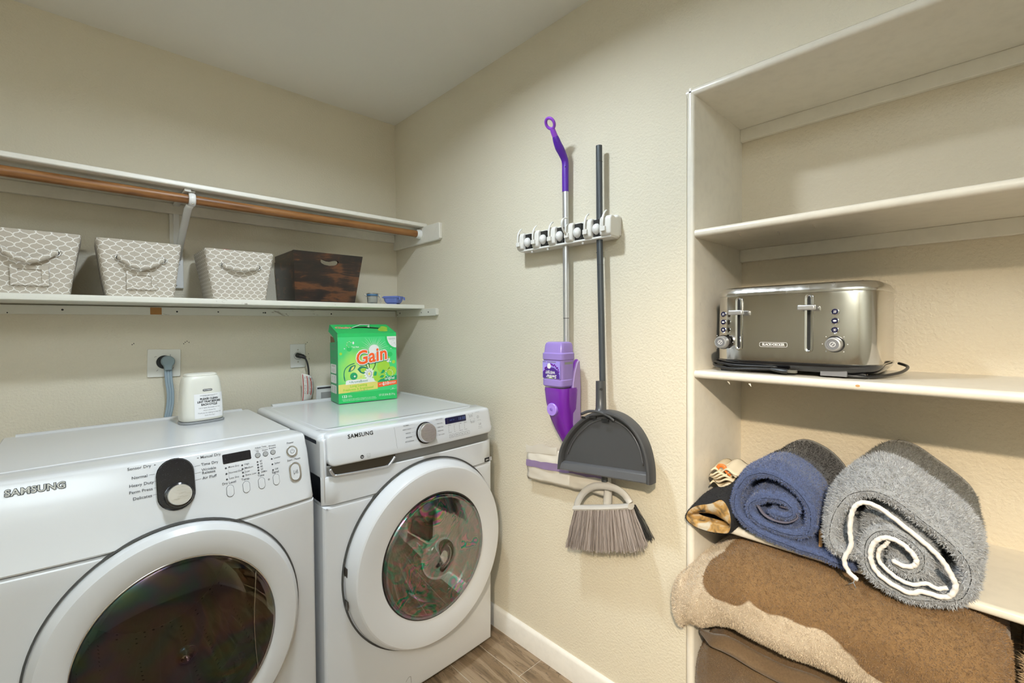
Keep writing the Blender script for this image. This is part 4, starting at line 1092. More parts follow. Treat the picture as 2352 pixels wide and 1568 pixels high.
wt('Hold to Start', .0038, -.153, .918); wline(-.164, .912, -.142, .912); wline(-.164, .9435, -.145, .9435); wline(-.172, .975, -.150, .976)
pw.build('panel_lettering', 'print_dark', was, fix=False); pk.build('badge_lettering', 'print_black', was, fix=False)
# round and square marks and the corner sticker
m = MB(); p, u, v, n = w_frame(-.651, .8995); p = p + n*.004; put_poly(m, circle2(0, 0, .0062, 18), p, u, v, n); m.build('round_mark', 'print_black', was, fix=False)
m = MB(); put_text(m, 'hp', .008, p, u, v, n, off=.0012); m.build('round_mark_lettering', 'print_white', was, fix=False)
m = MB(); p, u, v, n = w_frame(-.629, .8995); p = p + n*.004; ring_strip(m, rrect(.0115, .0135, .0008, 2), rrect(.0105, .0125, .0006, 2), p, u, v, n); put_strip(m, [(-.0045, .001), (.002, .001), (.0035, .0045)], .0006, p, u, v, n); put_strip(m, [(-.005, -.003), (.005, -.003)], .0006, p, u, v, n); put_strip(m, [(-.003, -.005), (.003, -.005)], .0006, p, u, v, n); m.build('energy_mark', 'print_grey', was, fix=False)
m = MB(); p, u, v, n = w_frame(-.110, .7775); put_poly(m, rrect(.040, .0165, .0006, 2, 0, 0), p, u, v, n, .0008); m.build('corner_sticker', 'print_black', was, fix=False)
m = MB(); put_poly(m, rrect(.0125, .0150, .0004, 2, .0128, 0), p, u, v, n, .0014); put_text(m, 'aino', .0095, p - u*.006, u, v, n, off=.0014, bold=.02); m.build('sticker_light_print', 'sticker_white', was, fix=False)
m = MB()
for k in range(4): put_strip(m, [(.0085, .005 - .0033*k), (.0170 - .002*(k % 2), .005 - .0033*k)], .0013, p, u, v, n, .0019)
m.build('sticker_dark_print', 'print_black', was, fix=False)
m = MB(); p, u, v, n = w_frame(-.488, .075)
put_strip(m, [(q.x, q.y) for q in smoothpath([(-.012, -.006, 0), (-.002, .004, 0), (.005, .005, 0), (.008, .001, 0), (.010, -.02, 0)], 5)], .0016, p, u, v, n); m.build('filter_cover_edge', 'print_grey', was, fix=False)

# ================================================================== LINT BIN ON THE DRYER
BA = math.radians(9)
lbn = thing('lint_bin', 'cream plastic lint bin with a printed notice, standing on the dryer', 'lint bin', (-.992, -.352, .9842), BA)
def se(w, d, n=40, p=3.2):
    out = []
    for k in range(n):
        a = 2*PI*k/n; c, s = math.cos(a), math.sin(a); out.append((w/2*math.copysign(abs(c)**(2/p), c), d/2*math.copysign(abs(s)**(2/p), s)))
    return out
m = MB(); rows = []
for z, w_, d_ in ((.010, .126, .084), (.014, .131, .089), (.030, .1315, .0895), (.07, .129, .087), (.11, .124, .083), (.140, .118, .078), (.155, .112, .073), (.163, .104, .066), (.166, .098, .061)):
    rows.append([(a, b, z) for a, b in se(w_, d_)])
m.grid(rows, closed=True); m.add(rows[-1], [tuple(range(40))]); m.add(rows[0], [tuple(range(40))]); m.build('body', 'bin_cream', lbn, smooth='auto', local=True)
m = MB(); rows = [[(a, b, z) for a, b in se(w_, d_)] for z, w_, d_ in ((.1655, .098, .061), (.1675, .100, .063), (.1720, .097, .060), (.1745, .088, .053), (.1755, .06, .036))]
m.grid(rows, closed=True); m.add(rows[-1], [tuple(range(40))]); m.build('lid', 'bin_cream', lbn, smooth='auto', local=True)
m = MB(); rows = [[(a, b, z) for a, b in se(w_, d_)] for z, w_, d_ in ((0, .134, .091), (.004, .137, .094), (.0075, .135, .092), (.0085, .128, .086))]
m.grid(rows, closed=True); m.add(rows[0], [tuple(range(40))]); m.add(rows[-1], [tuple(range(40))]); m.build('base_tray', 'bin_grey', lbn, smooth='auto', local=True)
m = MB(); rows = [[(a, b, z) for a, b in se(w_, d_)] for z, w_, d_ in ((.0085, .126, .084), (.0105, .126, .084))]; m.grid(rows, closed=True); m.build('base_gap', 'print_black', lbn, smooth='auto', local=True)
# printed front: sticker and oval badge, laid on the front face
def bf(x, z):   # front of the bin at height z (local)
    w_ = float(np.interp(z, [.014, .07, .11, .14], [.131, .129, .124, .118])); d_ = float(np.interp(z, [.014, .03, .07, .11, .14], [.089, .0895, .087, .083, .078]))
    c = min(1, abs(x)/(w_/2)); return -d_/2*(1 - c**3.2)**(1/3.2)
def bin_patch(x0, x1, z0, z1, off, mat, name, nx=12, nz=6):
    m = MB(); rows = []
    for j in range(nz+1):
        z = z0 + (z1-z0)*j/nz; rows.append([(x0 + (x1-x0)*i/nx, bf(x0 + (x1-x0)*i/nx, z) - off, z) for i in range(nx+1)])
    m.grid(rows); return m.build(name, mat, lbn, smooth=True, local=True, fix=False)
SX0, SX1 = -.034, .057
bin_patch(SX0, SX1, .018, .104, .0008, 'sticker_white', 'notice')
tx = MB(); td = MB()
def bt(txt, size, x, z, mb, sx=1., **kw):
    vs, fs = text_geo(txt, size, **kw); mb.add([(x + p[0]*sx, bf(x + p[0]*sx, z + p[1]) - .0014, z + p[1]) for p in vs], fs)
SC_ = (SX0+SX1)/2
bt('***IMPORTANT***', .0072, SC_, .0965, td, sx=.95)
for t, z in (('PLEASE CLEAN', .0855), ('LINT TRAP BEFORE', .0755), ('EACH CYCLE', .0655)): bt(t, .0098, SC_, z, tx, sx=.88, bold=.035)
for t, z in (('Lint is highly flammable and can', .0545), ('cause a house fire.', .0455), ('Thank you for helping to keep this', .0365), ('home fire free!', .0275)): bt(t, .0060, SC_, z, td, sx=.88, shear=.25)
tx.build('notice_headline', 'print_black', lbn, local=True, fix=False); td.build('notice_small_print', 'print_grey', lbn, local=True, fix=False)
m = MB(); bx, bz = .008, .1165
ov = [(bx + b, bz + a) for a, b in stadium(.0072, .030, 8)]
m.add([(a, bf(a, b) - .0008, b) for a, b in ov], [tuple(range(len(ov)))]); m.build('badge', 'print_dark', lbn, local=True, fix=False)
m = MB(); bt('MASTERBIN', .0048, bx, bz, m, bold=.02); m.build('badge_lettering', 'print_white', lbn, local=True, fix=False)

# ================================================================== DETERGENT BOX ON THE WASHER
dx_ = math.atan2(-.035, .26)
det = thing('detergent_box', 'green laundry detergent carton with a torn lid on the washer', 'box', (-.500, -.375, .9876), dx_)
DW, DD = .262, .125      # local: x along the front 0..DW, y depth 0..DD (front y=0), z up
ZF, ZB, LT = .305, .262, .343
m = MB(); m.box(0, DW, 0, .0012, 0, ZF); m.build('front_panel', 'det_front', det, local=True)
m = MB(); m.add([(0, 0, 0), (0, DD, 0), (0, DD, ZB), (0, .010, .268), (0, 0, .272)], [(0, 1, 2, 3, 4)]); m.add([(DW, 0, 0), (DW, DD, 0), (DW, DD, ZB), (DW, 0, .30)], [(0, 1, 2, 3)])
m.add([(0, DD, 0), (DW, DD, 0), (DW, DD, ZB), (0, DD, ZB)], [(0, 1, 2, 3)]); m.add([(0, 0, .0), (DW, 0, .0), (DW, DD, .0), (0, DD, .0)], [(0, 1, 2, 3)])
m.build('carton', 'det_dark', det, local=True, fix=False)
m = MB(); t = .002
m.add([(t, t, .02), (t, DD-t, .02), (t, DD-t, ZB+.030), (t, .012, ZB+.018)], [(0, 1, 2, 3)]); m.add([(DW-t, t, .02), (DW-t, DD-t, .02), (DW-t, DD-t, ZB), (DW-t, t, .29)], [(0, 1, 2, 3)]); m.add([(t, DD-t, .02), (DW-t, DD-t, .02), (DW-t, DD-t, ZB), (t, DD-t, ZB)], [(0, 1, 2, 3)])
m.build('inner_card', 'cardboard', det, local=True, fix=False)
# lid: hinged on the front edge, tipped up at the back
lidp = lambda x, y: (x, y, ZF + (LT-ZF)*(y/DD))
m = MB(); m.add([lidp(0, -.001), lidp(DW, -.001), lidp(DW, DD), lidp(0, DD)], [(0, 1, 2, 3)])
lid = m.build('lid', 'det_green', det, local=True, fix=False); so = lid.modifiers.new('s', 'SOLIDIFY'); so.thickness = .0012; so.offset = -1
m = MB(); m.add([lidp(-.001, 0), lidp(-.001, DD), (-.006, DD+.002, LT-.030), (-.003, .055, .287), (-.002, .010, .248), (-.002, -.001, .252)], [(0, 1, 2, 3, 4, 5)]); m.build('lid_flap', 'det_dark', det, local=True, fix=False); m = MB(); m.add([lidp(DW+.0005, 0), lidp(DW+.0005, DD), (DW+.0005, DD, LT-.03), (DW+.0005, 0, .27)], [(0, 1, 2, 3)])
m.build('lid_flap', 'det_dark', det, local=True, fix=False)
ln, lt_ = Vector((0, -(LT-ZF)/DD, 1)).normalized(), Vector((0, 1, (LT-ZF)/DD)).normalized()
def dl(fn): 
    m = MB(); fn(m); return m
lp = Vector((DW/2, DD/2, (ZF+LT)/2))
m = MB(); put_poly(m, [(-.05, .024), (.02, .030), (.075, .010), (.085, -.008), (.06, -.004), (.0, .010), (-.055, .012)], lp, (1, 0, 0), lt_, ln); m.build('lid_hole', 'print_black', det, local=True, fix=False)
m = MB(); m.tube([(DW/2-.05, DD*.55, .328), (DW/2-.012, DD*.56, .342), (DW/2+.03, DD*.56, .341), (DW/2+.022, DD*.5, .331)], .0045, 8, sx=.35, sy=1.6); m.build('carry_handle', 'det_white', det, local=True, smooth=True)
m = MB(); put_text(m, 'Gain', .038, lp + Vector((-.088, 0, 0)) + lt_*.015, (1, 0, 0), lt_, ln, bold=.045, shear=.2); m.build('lid_logo_outline', 'det_white', det, local=True, fix=False)
m = MB(); put_text(m, 'Gain', .038, lp + Vector((-.088, 0, 0)) + lt_*.015, (1, 0, 0), lt_, ln, off=.0010, bold=.012, shear=.2); m.build('lid_logo', 'det_orange', det, local=True, fix=False)
m = MB()
for a, b, r in ((.085, -.02, .02), (.10, .01, .016), (.07, -.03, .012)): put_poly(m, circle2(a, b, r, 14, r*1.4), lp, (1, 0, 0), lt_, ln, .0008)
m.build('lid_print', 'det_lime', det, local=True, fix=False)
# front artwork, in millimetres from the front's lower left corner
FX, FZ, FN = (1, 0, 0), (0, 0, 1), (0, -1, 0)
PF = {}
def lay(mat, off):
    k = (mat, off)
    if k not in PF: PF[k] = MB()
    return PF[k], off
def fp(mat, off, pts): b, o = lay(mat, off); put_poly(b, [(x/1000, z/1000) for x, z in pts], (0, 0, 0), FX, FZ, FN, o)
def fs_(mat, off, pts, w): b, o = lay(mat, off); put_strip(b, [(x/1000, z/1000) for x, z in pts], [q/1000 for q in w] if isinstance(w, (list, tuple)) else w/1000, (0, 0, 0), FX, FZ, FN, o)
def ft_(mat, off, txt, size, x, z, rot=0, sx=1., **kw):
    b, o = lay(mat, off); a = math.radians(rot); put_text(b, txt, size/1000, (x/1000, 0, z/1000), (math.cos(a), 0, math.sin(a)), (-math.sin(a), 0, math.cos(a)), FN, off=o, sx=sx, **kw)
def sp(pts, n=5): return [(q.x, q.y) for q in smoothpath([(a, b, 0) for a, b in pts], n)]
fp('det_green', .0004, [(0, 0), (262, 0), (262, 44), (0, 44)]); fp('det_green', .0004, [(0, 288), (262, 288), (262, 304), (0, 304)])
# sun rays
for k in range(19):
    a = math.radians(-8 + 196*k/18); r0, r1 = 22, 56 + 22*((k*7) % 5)/4
    cx, cz = 158, 228
    fp('det_white', .0006, [(cx + r0*math.cos(a-.035), cz + r0*math.sin(a-.035)), (cx + r1*math.cos(a), min(286, cz + r1*math.sin(a))), (cx + r0*math.cos(a+.035), cz + r0*math.sin(a+.035))])
fp('det_white', .0006, circle2(158, 228, 24, 20))
# corner with granules
fp('det_green', .0006, [(212, 288)] + [(262 - 54*math.cos(t) , 288 - 62*math.sin(t)) for t in [PI/2*k/10 for k in range(11)]] + [(262, 288)])
fp('det_white', .0008, [(262, 288)] + [(262 - 44*math.cos(t), 288 - 52*math.sin(t)) for t in [PI/2*k/10 for k in range(11)]])
for k in range(14): fp('det_teal', .0010, circle2(random.uniform(236, 259), random.uniform(246, 270), .9, 6))
ft_('print_dark', .0010, 'POWDER DETERGENT', 4.6, 241, 279, sx=.75); ft_('print_dark', .0010, 'DETERGENTE EN POLVO', 4.6, 242, 274, sx=.62)
# swirl of dots, bubbles and leaves
for k in range(11):
    a = math.radians(40 + 27*k); fp('det_lime' if k % 2 else 'det_white', .0008, circle2(50 + (8 + .8*k)*math.cos(a), 258 + (9 + .7*k)*math.sin(a), 1.6, 8))
fp('det_white', .0008, circle2(66, 262, 4, 10, 6)); ft_('det_white', .0008, 'ULTRA', 9, 77, 243, bold=.02)
for x, z, r, c in ((48, 236, 11, 'det_green'), (232, 206, 11, 'det_green'), (12, 216, 6, 'det_lime'), (248, 170, 8, 'det_lime'), (222, 186, 10, 'det_lime'), (238, 128, 22, 'det_lime'), (200, 150, 30, 'det_lime')): fp(c, .0005, circle2(x, z, r, 20))
for x, z, r in ((222, 176, 7), (226, 183, 5), (233, 172, 3), (236, 232, 2), (28, 238, 2.4)): fp('det_white', .0009, circle2(x, z, r, 12))
fs_('det_teal', .0007, sp([(28, 96), (24, 125), (30, 150), (48, 165), (70, 172)]), [2, 4, 5, 5, 4] + [4]*16)
fp('det_teal', .0008, sp([(42, 137), (52, 158), (74, 164), (68, 146), (50, 136)])); fp('det_yellow', .0010, sp([(52, 140), (58, 154), (70, 160), (64, 146)]))
fp('det_teal', .0008, sp([(82, 145), (98, 158), (126, 150), (132, 140), (112, 124), (94, 130)])); fp('det_lime', .0010, sp([(94, 144), (106, 150), (122, 145), (114, 132), (100, 132)]))
for a, b, c in (((108, 172), (126, 152), 'print_black'), ((118, 174), (132, 150), 'det_white'), ((128, 176), (136, 150), 'print_black'), ((164, 176), (152, 140), 'print_black')): fs_(c, .0009, [a, ((a[0]+b[0])/2 + 3, (a[1]+b[1])/2), b], 3)
fp('det_dark', .0009, circle2(66, 116, 16, 24)); fp('det_white', .0011, [(72, 113), (76, 115), (72, 117), (70, 121), (68, 117), (64, 115), (68, 113), (70, 109)]); fp('det_yellow', .0010, circle2(98, 112, 5, 14))
# daisy
for k in range(12):
    a = 2*PI*k/12; cx, cz = 134 + 16*math.cos(a), 122 + 19*math.sin(a)
    fp('det_white', .0012, [(cx + 8*math.cos(q)*math.cos(a) - 4.6*math.sin(q)*math.sin(a), cz + 8*math.cos(q)*math.sin(a) + 4.6*math.sin(q)*math.cos(a)) for q in [2*PI*j/12 for j in range(12)]])
fp('det_white', .0012, circle2(134, 122, 12, 18, 14)); fp('det_yellow', .0014, circle2(134, 122, 5.5, 16, 7))
# white banner, yellow band, butterfly, orange band
fp('det_white', .0010, [(30, 80), (170, 86), (176, 102), (40, 100), (32, 96)]); ft_('det_teal', .0013, '+AromaBoost', 15.5, 86, 91.5, rot=2.5, sx=.92)
fp('det_yellow', .0009, [(0, 44), (172, 52), (172, 94), (0, 82)]); fp('det_dark', .0008, [(172, 82), (262, 88), (262, 107), (160, 104)])
ft_('det_lime', .0012, 'Long Lasting', 15, 86, 74, rot=2.5, bold=.028); ft_('det_lime', .0012, 'Freshness & Brightness!', 15, 86, 59.5, rot=2.5, sx=.93, bold=.028); ft_('det_dark', .0012, '(Frescura y brillo duraderos!)', 6.5, 88, 49.8, rot=2.5)
fp('det_orange', .0010, [(172, 58), (262, 66), (262, 86), (172, 80)]); ft_('det_white', .0013, 'UP TO', 6.5, 188, 71, rot=4, bold=.02); ft_('det_white', .0013, '$10', 19, 209, 72.5, rot=4, bold=.03); ft_('det_white', .0013, 'REWARDS IN', 5.6, 240, 77, rot=4, bold=.02); ft_('det_white', .0013, 'EVERY BOX*', 5.6, 240, 72, rot=4, bold=.02)
ft_('det_white', .0013, 'original', 16, 228, 96, rot=2, bold=.012)
for pts, c in (([(158, 90), (150, 118), (160, 134), (172, 126), (176, 108), (190, 120), (208, 116), (206, 100), (186, 94), (172, 84)], 'det_lime'), ([(154, 112), (158, 130), (168, 128), (166, 112)], 'det_dark'), ([(186, 120), (196, 136), (206, 132), (200, 122)], 'det_dark'), ([(180, 102), (190, 112), (202, 110), (196, 100)], 'det_dark')): fp(c, .0014 if c == 'det_lime' else .0016, sp(pts))
for k in range(12): a = 2*PI*k/12; fp('det_white', .0010, circle2(226 + 17*math.cos(a), 118 + 17*math.sin(a), 2.2, 8))
ft_('det_white', .0010, '133', 16, 24, 29, bold=.02); ft_('det_white', .0010, 'LOADS', 5, 47, 32); ft_('det_white', .0010, 'CARGAS', 5, 48, 27)
ft_('det_white', .0010, 'CAUTION: EYE IRRITANT AND IS HARMFUL IF SWALLOWED. See caution on side panel.', 5, 88, 17, sx=.78); ft_('det_white', .0010, 'PRECAUCION: IRRITA LOS OJOS Y ES DANINO SI SE INGIERE. Lea la precaucion en el panel lateral.', 5, 92, 11, sx=.70)
ft_('det_white', .0010, '137 OZ (8.56 LB) 3.9 kg', 12.5, 214, 22, sx=.62); ft_('det_white', .0010, 'HE', 6, 242, 48, bold=.02); fs_('det_white', .0010, [(230, 43), (254, 45)], .8)
# the big word
for mat, off, bd, dx, dz in (('det_teal', .0016, .075, 1.5, -2), ('det_white', .0018, .065, 0, 0), ('det_orange', .0021, .020, 0, 0)): ft_(mat, off, 'Gain', 84, 144 + dx, 200 + dz, rot=9, sx=.90, bold=bd, shear=.16, space=1.02)
for (mat, off), b in PF.items(): b.build('print_' + mat.split('_')[1], mat, det, local=True, fix=False)
# left side print
m = MB()
for z0, z1 in ((.128, .168), (.085, .122), (.040, .076)): put_poly(m, [(-q[0]-.072+.0, q[1]) for q in rrect(.088, z1-z0, .006, 4, 0, (z0+z1)/2)], (0, 0, 0), (0, -1, 0), FZ, (-1, 0, 0), .0006)
m.build('side_panels', 'det_white', det, local=True, fix=False)
m = MB()
for z in (.255, .251, .241, .237, .233, .195): put_strip(m, [(-.105, z), (-.105 + random.uniform(.05, .08), z)], .0016, (0, 0, 0), (0, -1, 0), FZ, (-1, 0, 0), .0006)
for z in (.163, .159): put_strip(m, [(-.10, z), (-.045, z)], .0014, (0, 0, 0), (0, -1, 0), FZ, (-1, 0, 0), .0009)
for y in (-.096, -.078, -.060): put_strip(m, [(y, .148), (y, .136), (y+.009, .136), (y+.009, .148)], .0014, (0, 0, 0), (0, -1, 0), FZ, (-1, 0, 0), .0009)
for y, z in ((-.092, .103), (-.060, .103)): put_strip(m, sp([(y, z-.010), (y+.010, z), (y, z+.008), (y+.014, z+.012)]), .0016, (0, 0, 0), (0, -1, 0), FZ, (-1, 0, 0), .0009)
for k in range(8):
    for y in (-.108, -.070): put_strip(m, [(y, .070 - .004*k), (y + .030, .070 - .004*k)], .0012, (0, 0, 0), (0, -1, 0), FZ, (-1, 0, 0), .0009)
m.build('side_print', 'print_grey', det, local=True, fix=False)

# ================================================================== BROOM RACK ON THE RIGHT WALL
rk = thing('broom_rack', 'white wall-mounted broom holder rack with ball grips and flip hooks', 'rack', (0, -1.25, 1.60))
m = MB().prism([(-1.040, 1.612), (-1.056, 1.603), (-1.452, 1.603), (-1.466, 1.612), (-1.466, 1.672), (-1.458, 1.680), (-1.040, 1.680)], -.020, -.0006, 'yz'); m.build('back_plate', 'rack_white', rk, bevel=.003)
m = MB(); m.box(-.056, -.018, -1.462, -1.044, 1.603, 1.611); m.build('bottom_plate', 'rack_white', rk, bevel=.003)
FY = [-1.052, -1.132, -1.212, -1.292, -1.372, -1.444]
for i, y in enumerate(FY):
    hw = .017 if i < 5 else .022
    prof = [(-.012, 1.605), (-.054, 1.607), (-.064, 1.614), (-.066, 1.630), (-.064, 1.664), (-.056, 1.674), (-.044, 1.6735), (-.034, 1.669), (-.022, 1.674), (-.012, 1.680)]
    MB().prism(prof, y-hw, y+hw, 'xz').build('holder_block', 'rack_white', rk, bevel=.0045, seg=3, angle=25)
    out = .018 if i == 3 else 0.
    h = smoothpath([(-.068, y+.004, 1.630), (-.072-out*.7, y+.004, 1.645), (-.069-out*1.4, y+.004, 1.668), (-.060-out*1.5, y+.004, 1.684), (-.050-out*.9, y+.004, 1.692)], 5)
    MB().tube(h, .0032, 8, sx=.8, sy=1.3).build('hook', 'rack_white', rk, smooth=True)
    MB().box(-.073, -.064, y-.005, y+.013, 1.622, 1.638).build('hook_clip', 'rack_white', rk, bevel=.0015)
    if i < 5:
        MB().box(-.050, -.010, y-hw-.028, y-hw, 1.609, 1.668).build('grip_slot', 'rack_black', rk)
        bm_ = MB().lathe([(.0001, -.0155), (.009, -.0130), (.0135, -.0065), (.0150, 0), (.0135, .0065), (.009, .0130), (.0001, .0155)], (-.050, y-hw-.0125, 1.637), 'x', 20, 1.0, 1.25); bm_.build('grip_ball', 'rack_ball', rk, smooth=True)
        if i in (0, 1, 3): MB().tube([(-.040, y-hw-.034, 1.605), (-.052, y-hw-.036, 1.598)], .004, 8).build('release_tab', 'rack_ball', rk, smooth='auto')

# ================================================================== SPRAY MOP
mp = thing('spray_mop', 'purple spray mop with silver pole and liquid bottle hanging from the rack', 'mop', (-.047, -1.265, .71))
PX, PY_ = -.032, -1.2540
MB().tube([(PX, PY_, 1.805), (PX, PY_, 1.345)], .0108, 20).build('pole', 'alu', mp, smooth='auto')
MB().tube([(PX, PY_, 1.3435), (PX, PY_, 1.20)], .0102, 20).build('lower_pole', 'alu', mp, smooth='auto')
MB().tube([(PX, PY_, 1.3450), (PX, PY_, 1.3430)], .0105, 20).build('pole_joint', 'seam_dark', mp, smooth='auto')
MB().lathe([(.0001, -.0035), (.003, -.002), (.0035, 0)], (PX-.0075, PY_-.004+.006, 1.357), 'x', 12).build('snap_button', 'alu', mp, smooth=True)
gp = smoothpath([(PX, PY_, 1.795), (PX, PY_, 1.86), (PX-.001, PY_, 1.902), (PX-.018, PY_, 1.928), (PX-.038, PY_, 1.950), (PX-.054, PY_, 1.976)], 6)
n_ = len(gp); MB().tube(gp, [float(np.interp(i/(n_-1), [0, .35, .5, .72, .9, 1], [.0118, .0120, .0128, .0150, .0125, .0100])) for i in range(n_)], 20).build('grip', 'swiffer_grip', mp, smooth='auto')
lp_ = [(PX-.054, PY_, 1.976), (PX-.064, PY_, 1.990)]
d_ = Vector((-.62, 0, .78)).normalized(); s_ = Vector((0, 1, 0)); c0 = Vector((PX-.080, PY_, 2.013))
lm = MB(); lm.tube(lp_ + [tuple(c0 - d_*.016)], [.0100, .0095, .0085], 16)
lm.tube([c0 + d_*(.0180*math.cos(a)) + s_*(.0170*math.sin(a)) for a in [2*PI*k/28 for k in range(28)]], .0052, 10, closed=True); lm.build('hanging_loop', 'swiffer_loop', mp, smooth='auto')
m = MB()
for z in (1.880, 1.842): m.disc((PX-.0088, PY_-.0076, z), Vector((1, -1, 0)).normalized(), (0, 0, 1), .0022, 10)
m.build('grip_screw', 'print_black', mp, fix=False)
dm = MB()
for k in range(14):
    for j in range(3):
        q = gp[14 + k] if 14 + k < n_ else gp[-1]
        dm.lathe([(.0001, -.0008), (.0010, 0)], (q.x - .0145 + .001*j, q.y - .004 + .0035*j - .003, q.z), 'x', 6)
dm.build('grip_dots', 'swiffer_grip', mp, fix=False)
# bottle, upside down in the holder
def rbox_loft(spec, name, mat, root, p=5, n=36, **kw):
    m = MB(); rows = []
    for z, xc, yc, dx, dy in spec: rows.append([(xc + a, yc + b, z) for a, b in se(dx, dy, n, p)])
    m.grid(rows, closed=True); m.add(rows[0], [tuple(range(n))]); m.add(rows[-1], [tuple(range(n))]); return m.build(name, mat, root, smooth='auto', **kw)
BX, BY = -.098, -1.2735
rbox_loft([(1.108, BX, BY, .070, .084), (1.113, BX, BY, .078, .092), (1.132, BX, BY, .078, .092), (1.1345, BX, BY, .074, .088), (1.200, BX, BY, .074, .088), (1.2025, BX, BY, .079, .093), (1.222, BX, BY, .079, .093), (1.226, BX+.001, BY, .072, .085), (1.250, BX+.002, BY, .068, .082), (1.258, BX+.002, BY, .062, .076), (1.262, BX+.002, BY, .05, .064)], 'bottle', 'swiffer_translucent', mp, p=6)
lf = BX - .037 - .0012
m = MB(); m.add([(lf, BY+.0395, 1.137), (lf, BY-.0395, 1.137), (lf, BY-.0395, 1.197), (lf, BY+.0395, 1.197)], [(0, 1, 2, 3)]); m.build('bottle_label', 'swiffer_label', mp, fix=False)
def mlab(pts): return [((a)/1000, b/1000) for a, b in pts]
LP = (lf, BY, 1.167); LU = (0, -1, 0)   # label frame, u to the right
m = MB(); put_poly(m, mlab([(-38, -29), (38, -29), (37, -16), (30, -2), (12, 8), (-8, 9), (-26, 2), (-38, -8)]), LP, LU, UZ, NX, .0006); m.build('label_dark_field', 'swiffer_label_dark', mp, fix=False)
m = MB()
for k in range(16):
    a = math.radians(20 + 140*k/15); put_poly(m, mlab(circle2(2 + 34*math.cos(a), -16 + 32*math.sin(a) + (k % 3)*2, 3.2, 8)), LP, LU, UZ, NX, .0009)
m.build('label_flowers', 'swiffer_body', mp, fix=False)
m = MB(); put_poly(m, mlab(circle2(-9, 13, 8.5, 20, 9.5)), LP, LU, UZ, NX, .0012)
put_text(m, 'WETJET', .0125, (lf, BY+.004, 1.159), (0, 1, 0), (0, 0, -1), NX, off=.0012, bold=.03); put_text(m, 'Swiffer', .0165, (lf, BY-.002, 1.145), (0, 1, 0), (0, 0, -1), NX, off=.0012, bold=.02, shear=.2)
m.build('label_white_print', 'print_white', mp, fix=False)
m = MB(); put_poly(m, mlab([(-22, -29), (14, -29), (-2, -25)]), LP, LU, UZ, NX, .0011); m.build('label_leaf', 'det_lime', mp, fix=False)
m = MB()
for y0, y1 in ((-38, -24), (-18, 22)): put_strip(m, mlab([(y0, 27), (y1, 27)]), .002, LP, LU, UZ, NX, .0008)
m.add([(BX-.020, BY-.0446, 1.186), (BX+.022, BY-.0446, 1.186), (BX+.022, BY-.0446, 1.194), (BX-.020, BY-.0446, 1.194)], [(0, 1, 2, 3)]); m.build('label_small_print', 'print_grey', mp, fix=False)
# holder body: tapering shell under the bottle
sh = [(1.104, -.085, -1.2745, .096, .100), (1.095, -.085, -1.2745, .098, .102), (1.05, -.083, -1.2755, .092, .098), (1.00, -.080, -1.280, .080, .086), (.955, -.074, -1.287, .064, .068), (.915, -.066, -1.295, .048, .048), (.885, -.058, -1.300, .034, .032), (.860, -.050, -1.303, .026, .024)]
rbox_loft(sh, 'holder_body', 'swiffer_body', mp, p=3.6)
wg = MB(); prf = [(1.196, .0), (1.185, .012), (1.13, .030), (1.06, .036), (.98, .030), (.93, .012), (.92, 0)]
wy = -1.3195
wgp = [(-.042, 1.192), (-.046, 1.197), (-.055, 1.190), (-.068, 1.160), (-.078, 1.12), (-.084, 1.05), (-.080, .98), (-.070, .935), (-.06, .915), (-.046, .915), (-.040, 1.0), (-.038, 1.1)]
wg.prism(wgp, wy-.004, wy+.005, 'xz'); wg.build('side_wing', 'swiffer_side', mp, bevel=.002)
MB().prism([(a+.003, b+.004) for a, b in wgp], wy+.005, wy+.016, 'xz').build('inner_wing', 'swiffer_loop', mp, bevel=.002)
m = MB().lathe([(.0001, -.1345), (.0205, -.1345), (.022, -.133), (.022, -.124)], (0, -1.2715, 1.030), 'x', 28); m.build('eject_button', 'swiffer_light', mp, smooth='auto')
m = MB(); q = (-.1352, -1.2715, 1.030); put_strip(m, [(-.006, .0005), (0, .006), (.006, .0005), (-.006, .0005)], .001, q, LU, UZ, NX); put_strip(m, [(-.006, -.003), (.006, -.003)], .001, q, LU, UZ, NX); m.build('eject_mark', 'swiffer_grip', mp, fix=False)
# head and pad
MB().tube([(-.046, -1.300, .875), (-.044, -1.298, .86), (-.042, -1.296, .845)], [.013, .014, .014], 14).build('neck_joint', 'swiffer_grip', mp, smooth='auto')
hd = [(-1.062, .836), (-1.250, .855), (-1.400, .868), (-1.410, .80), (-1.400, .760), (-1.250, .738), (-1.075, .722)]
MB().prism(hd, -.030, -.014, 'yz').build('head_plate', 'swiffer_grip', mp, bevel=.004)
pd = MB(); rows = []
for i in range(25):
    t = i/24; y = -1.056 - .372*t; rr = []
    for j in range(15):
        s = j/14; z = (.838 + .040*t)*(1-s) + (.716 + .028*t)*s
        x = -.033 - .006*math.sin(PI*s) + .0035*mnoise.noise(Vector((y*30, z*40, 1))); zz = z + .004*mnoise.noise(Vector((y*26, s*3, 5)))
        rr.append((x, y + .006*mnoise.noise(Vector((s*5, 2, 8)))*(1 if i in (0, 1) else 0), zz))
    rows.append(rr)
pd.grid(rows); po = pd.build('mop_pad', 'pad_white', mp, smooth=True, fix=False); so = po.modifiers.new('s', 'SOLIDIFY'); so.thickness = .004; so.offset = -1
ps = MB(); ps.grid([[(r[j][0]-.0035, r[j][1], r[j][2]) for j in (5, 6, 7, 8)] for r in rows]); ps.build('pad_stripe', 'pad_purple', mp, smooth=True, fix=False)
pt = MB(); rr = []
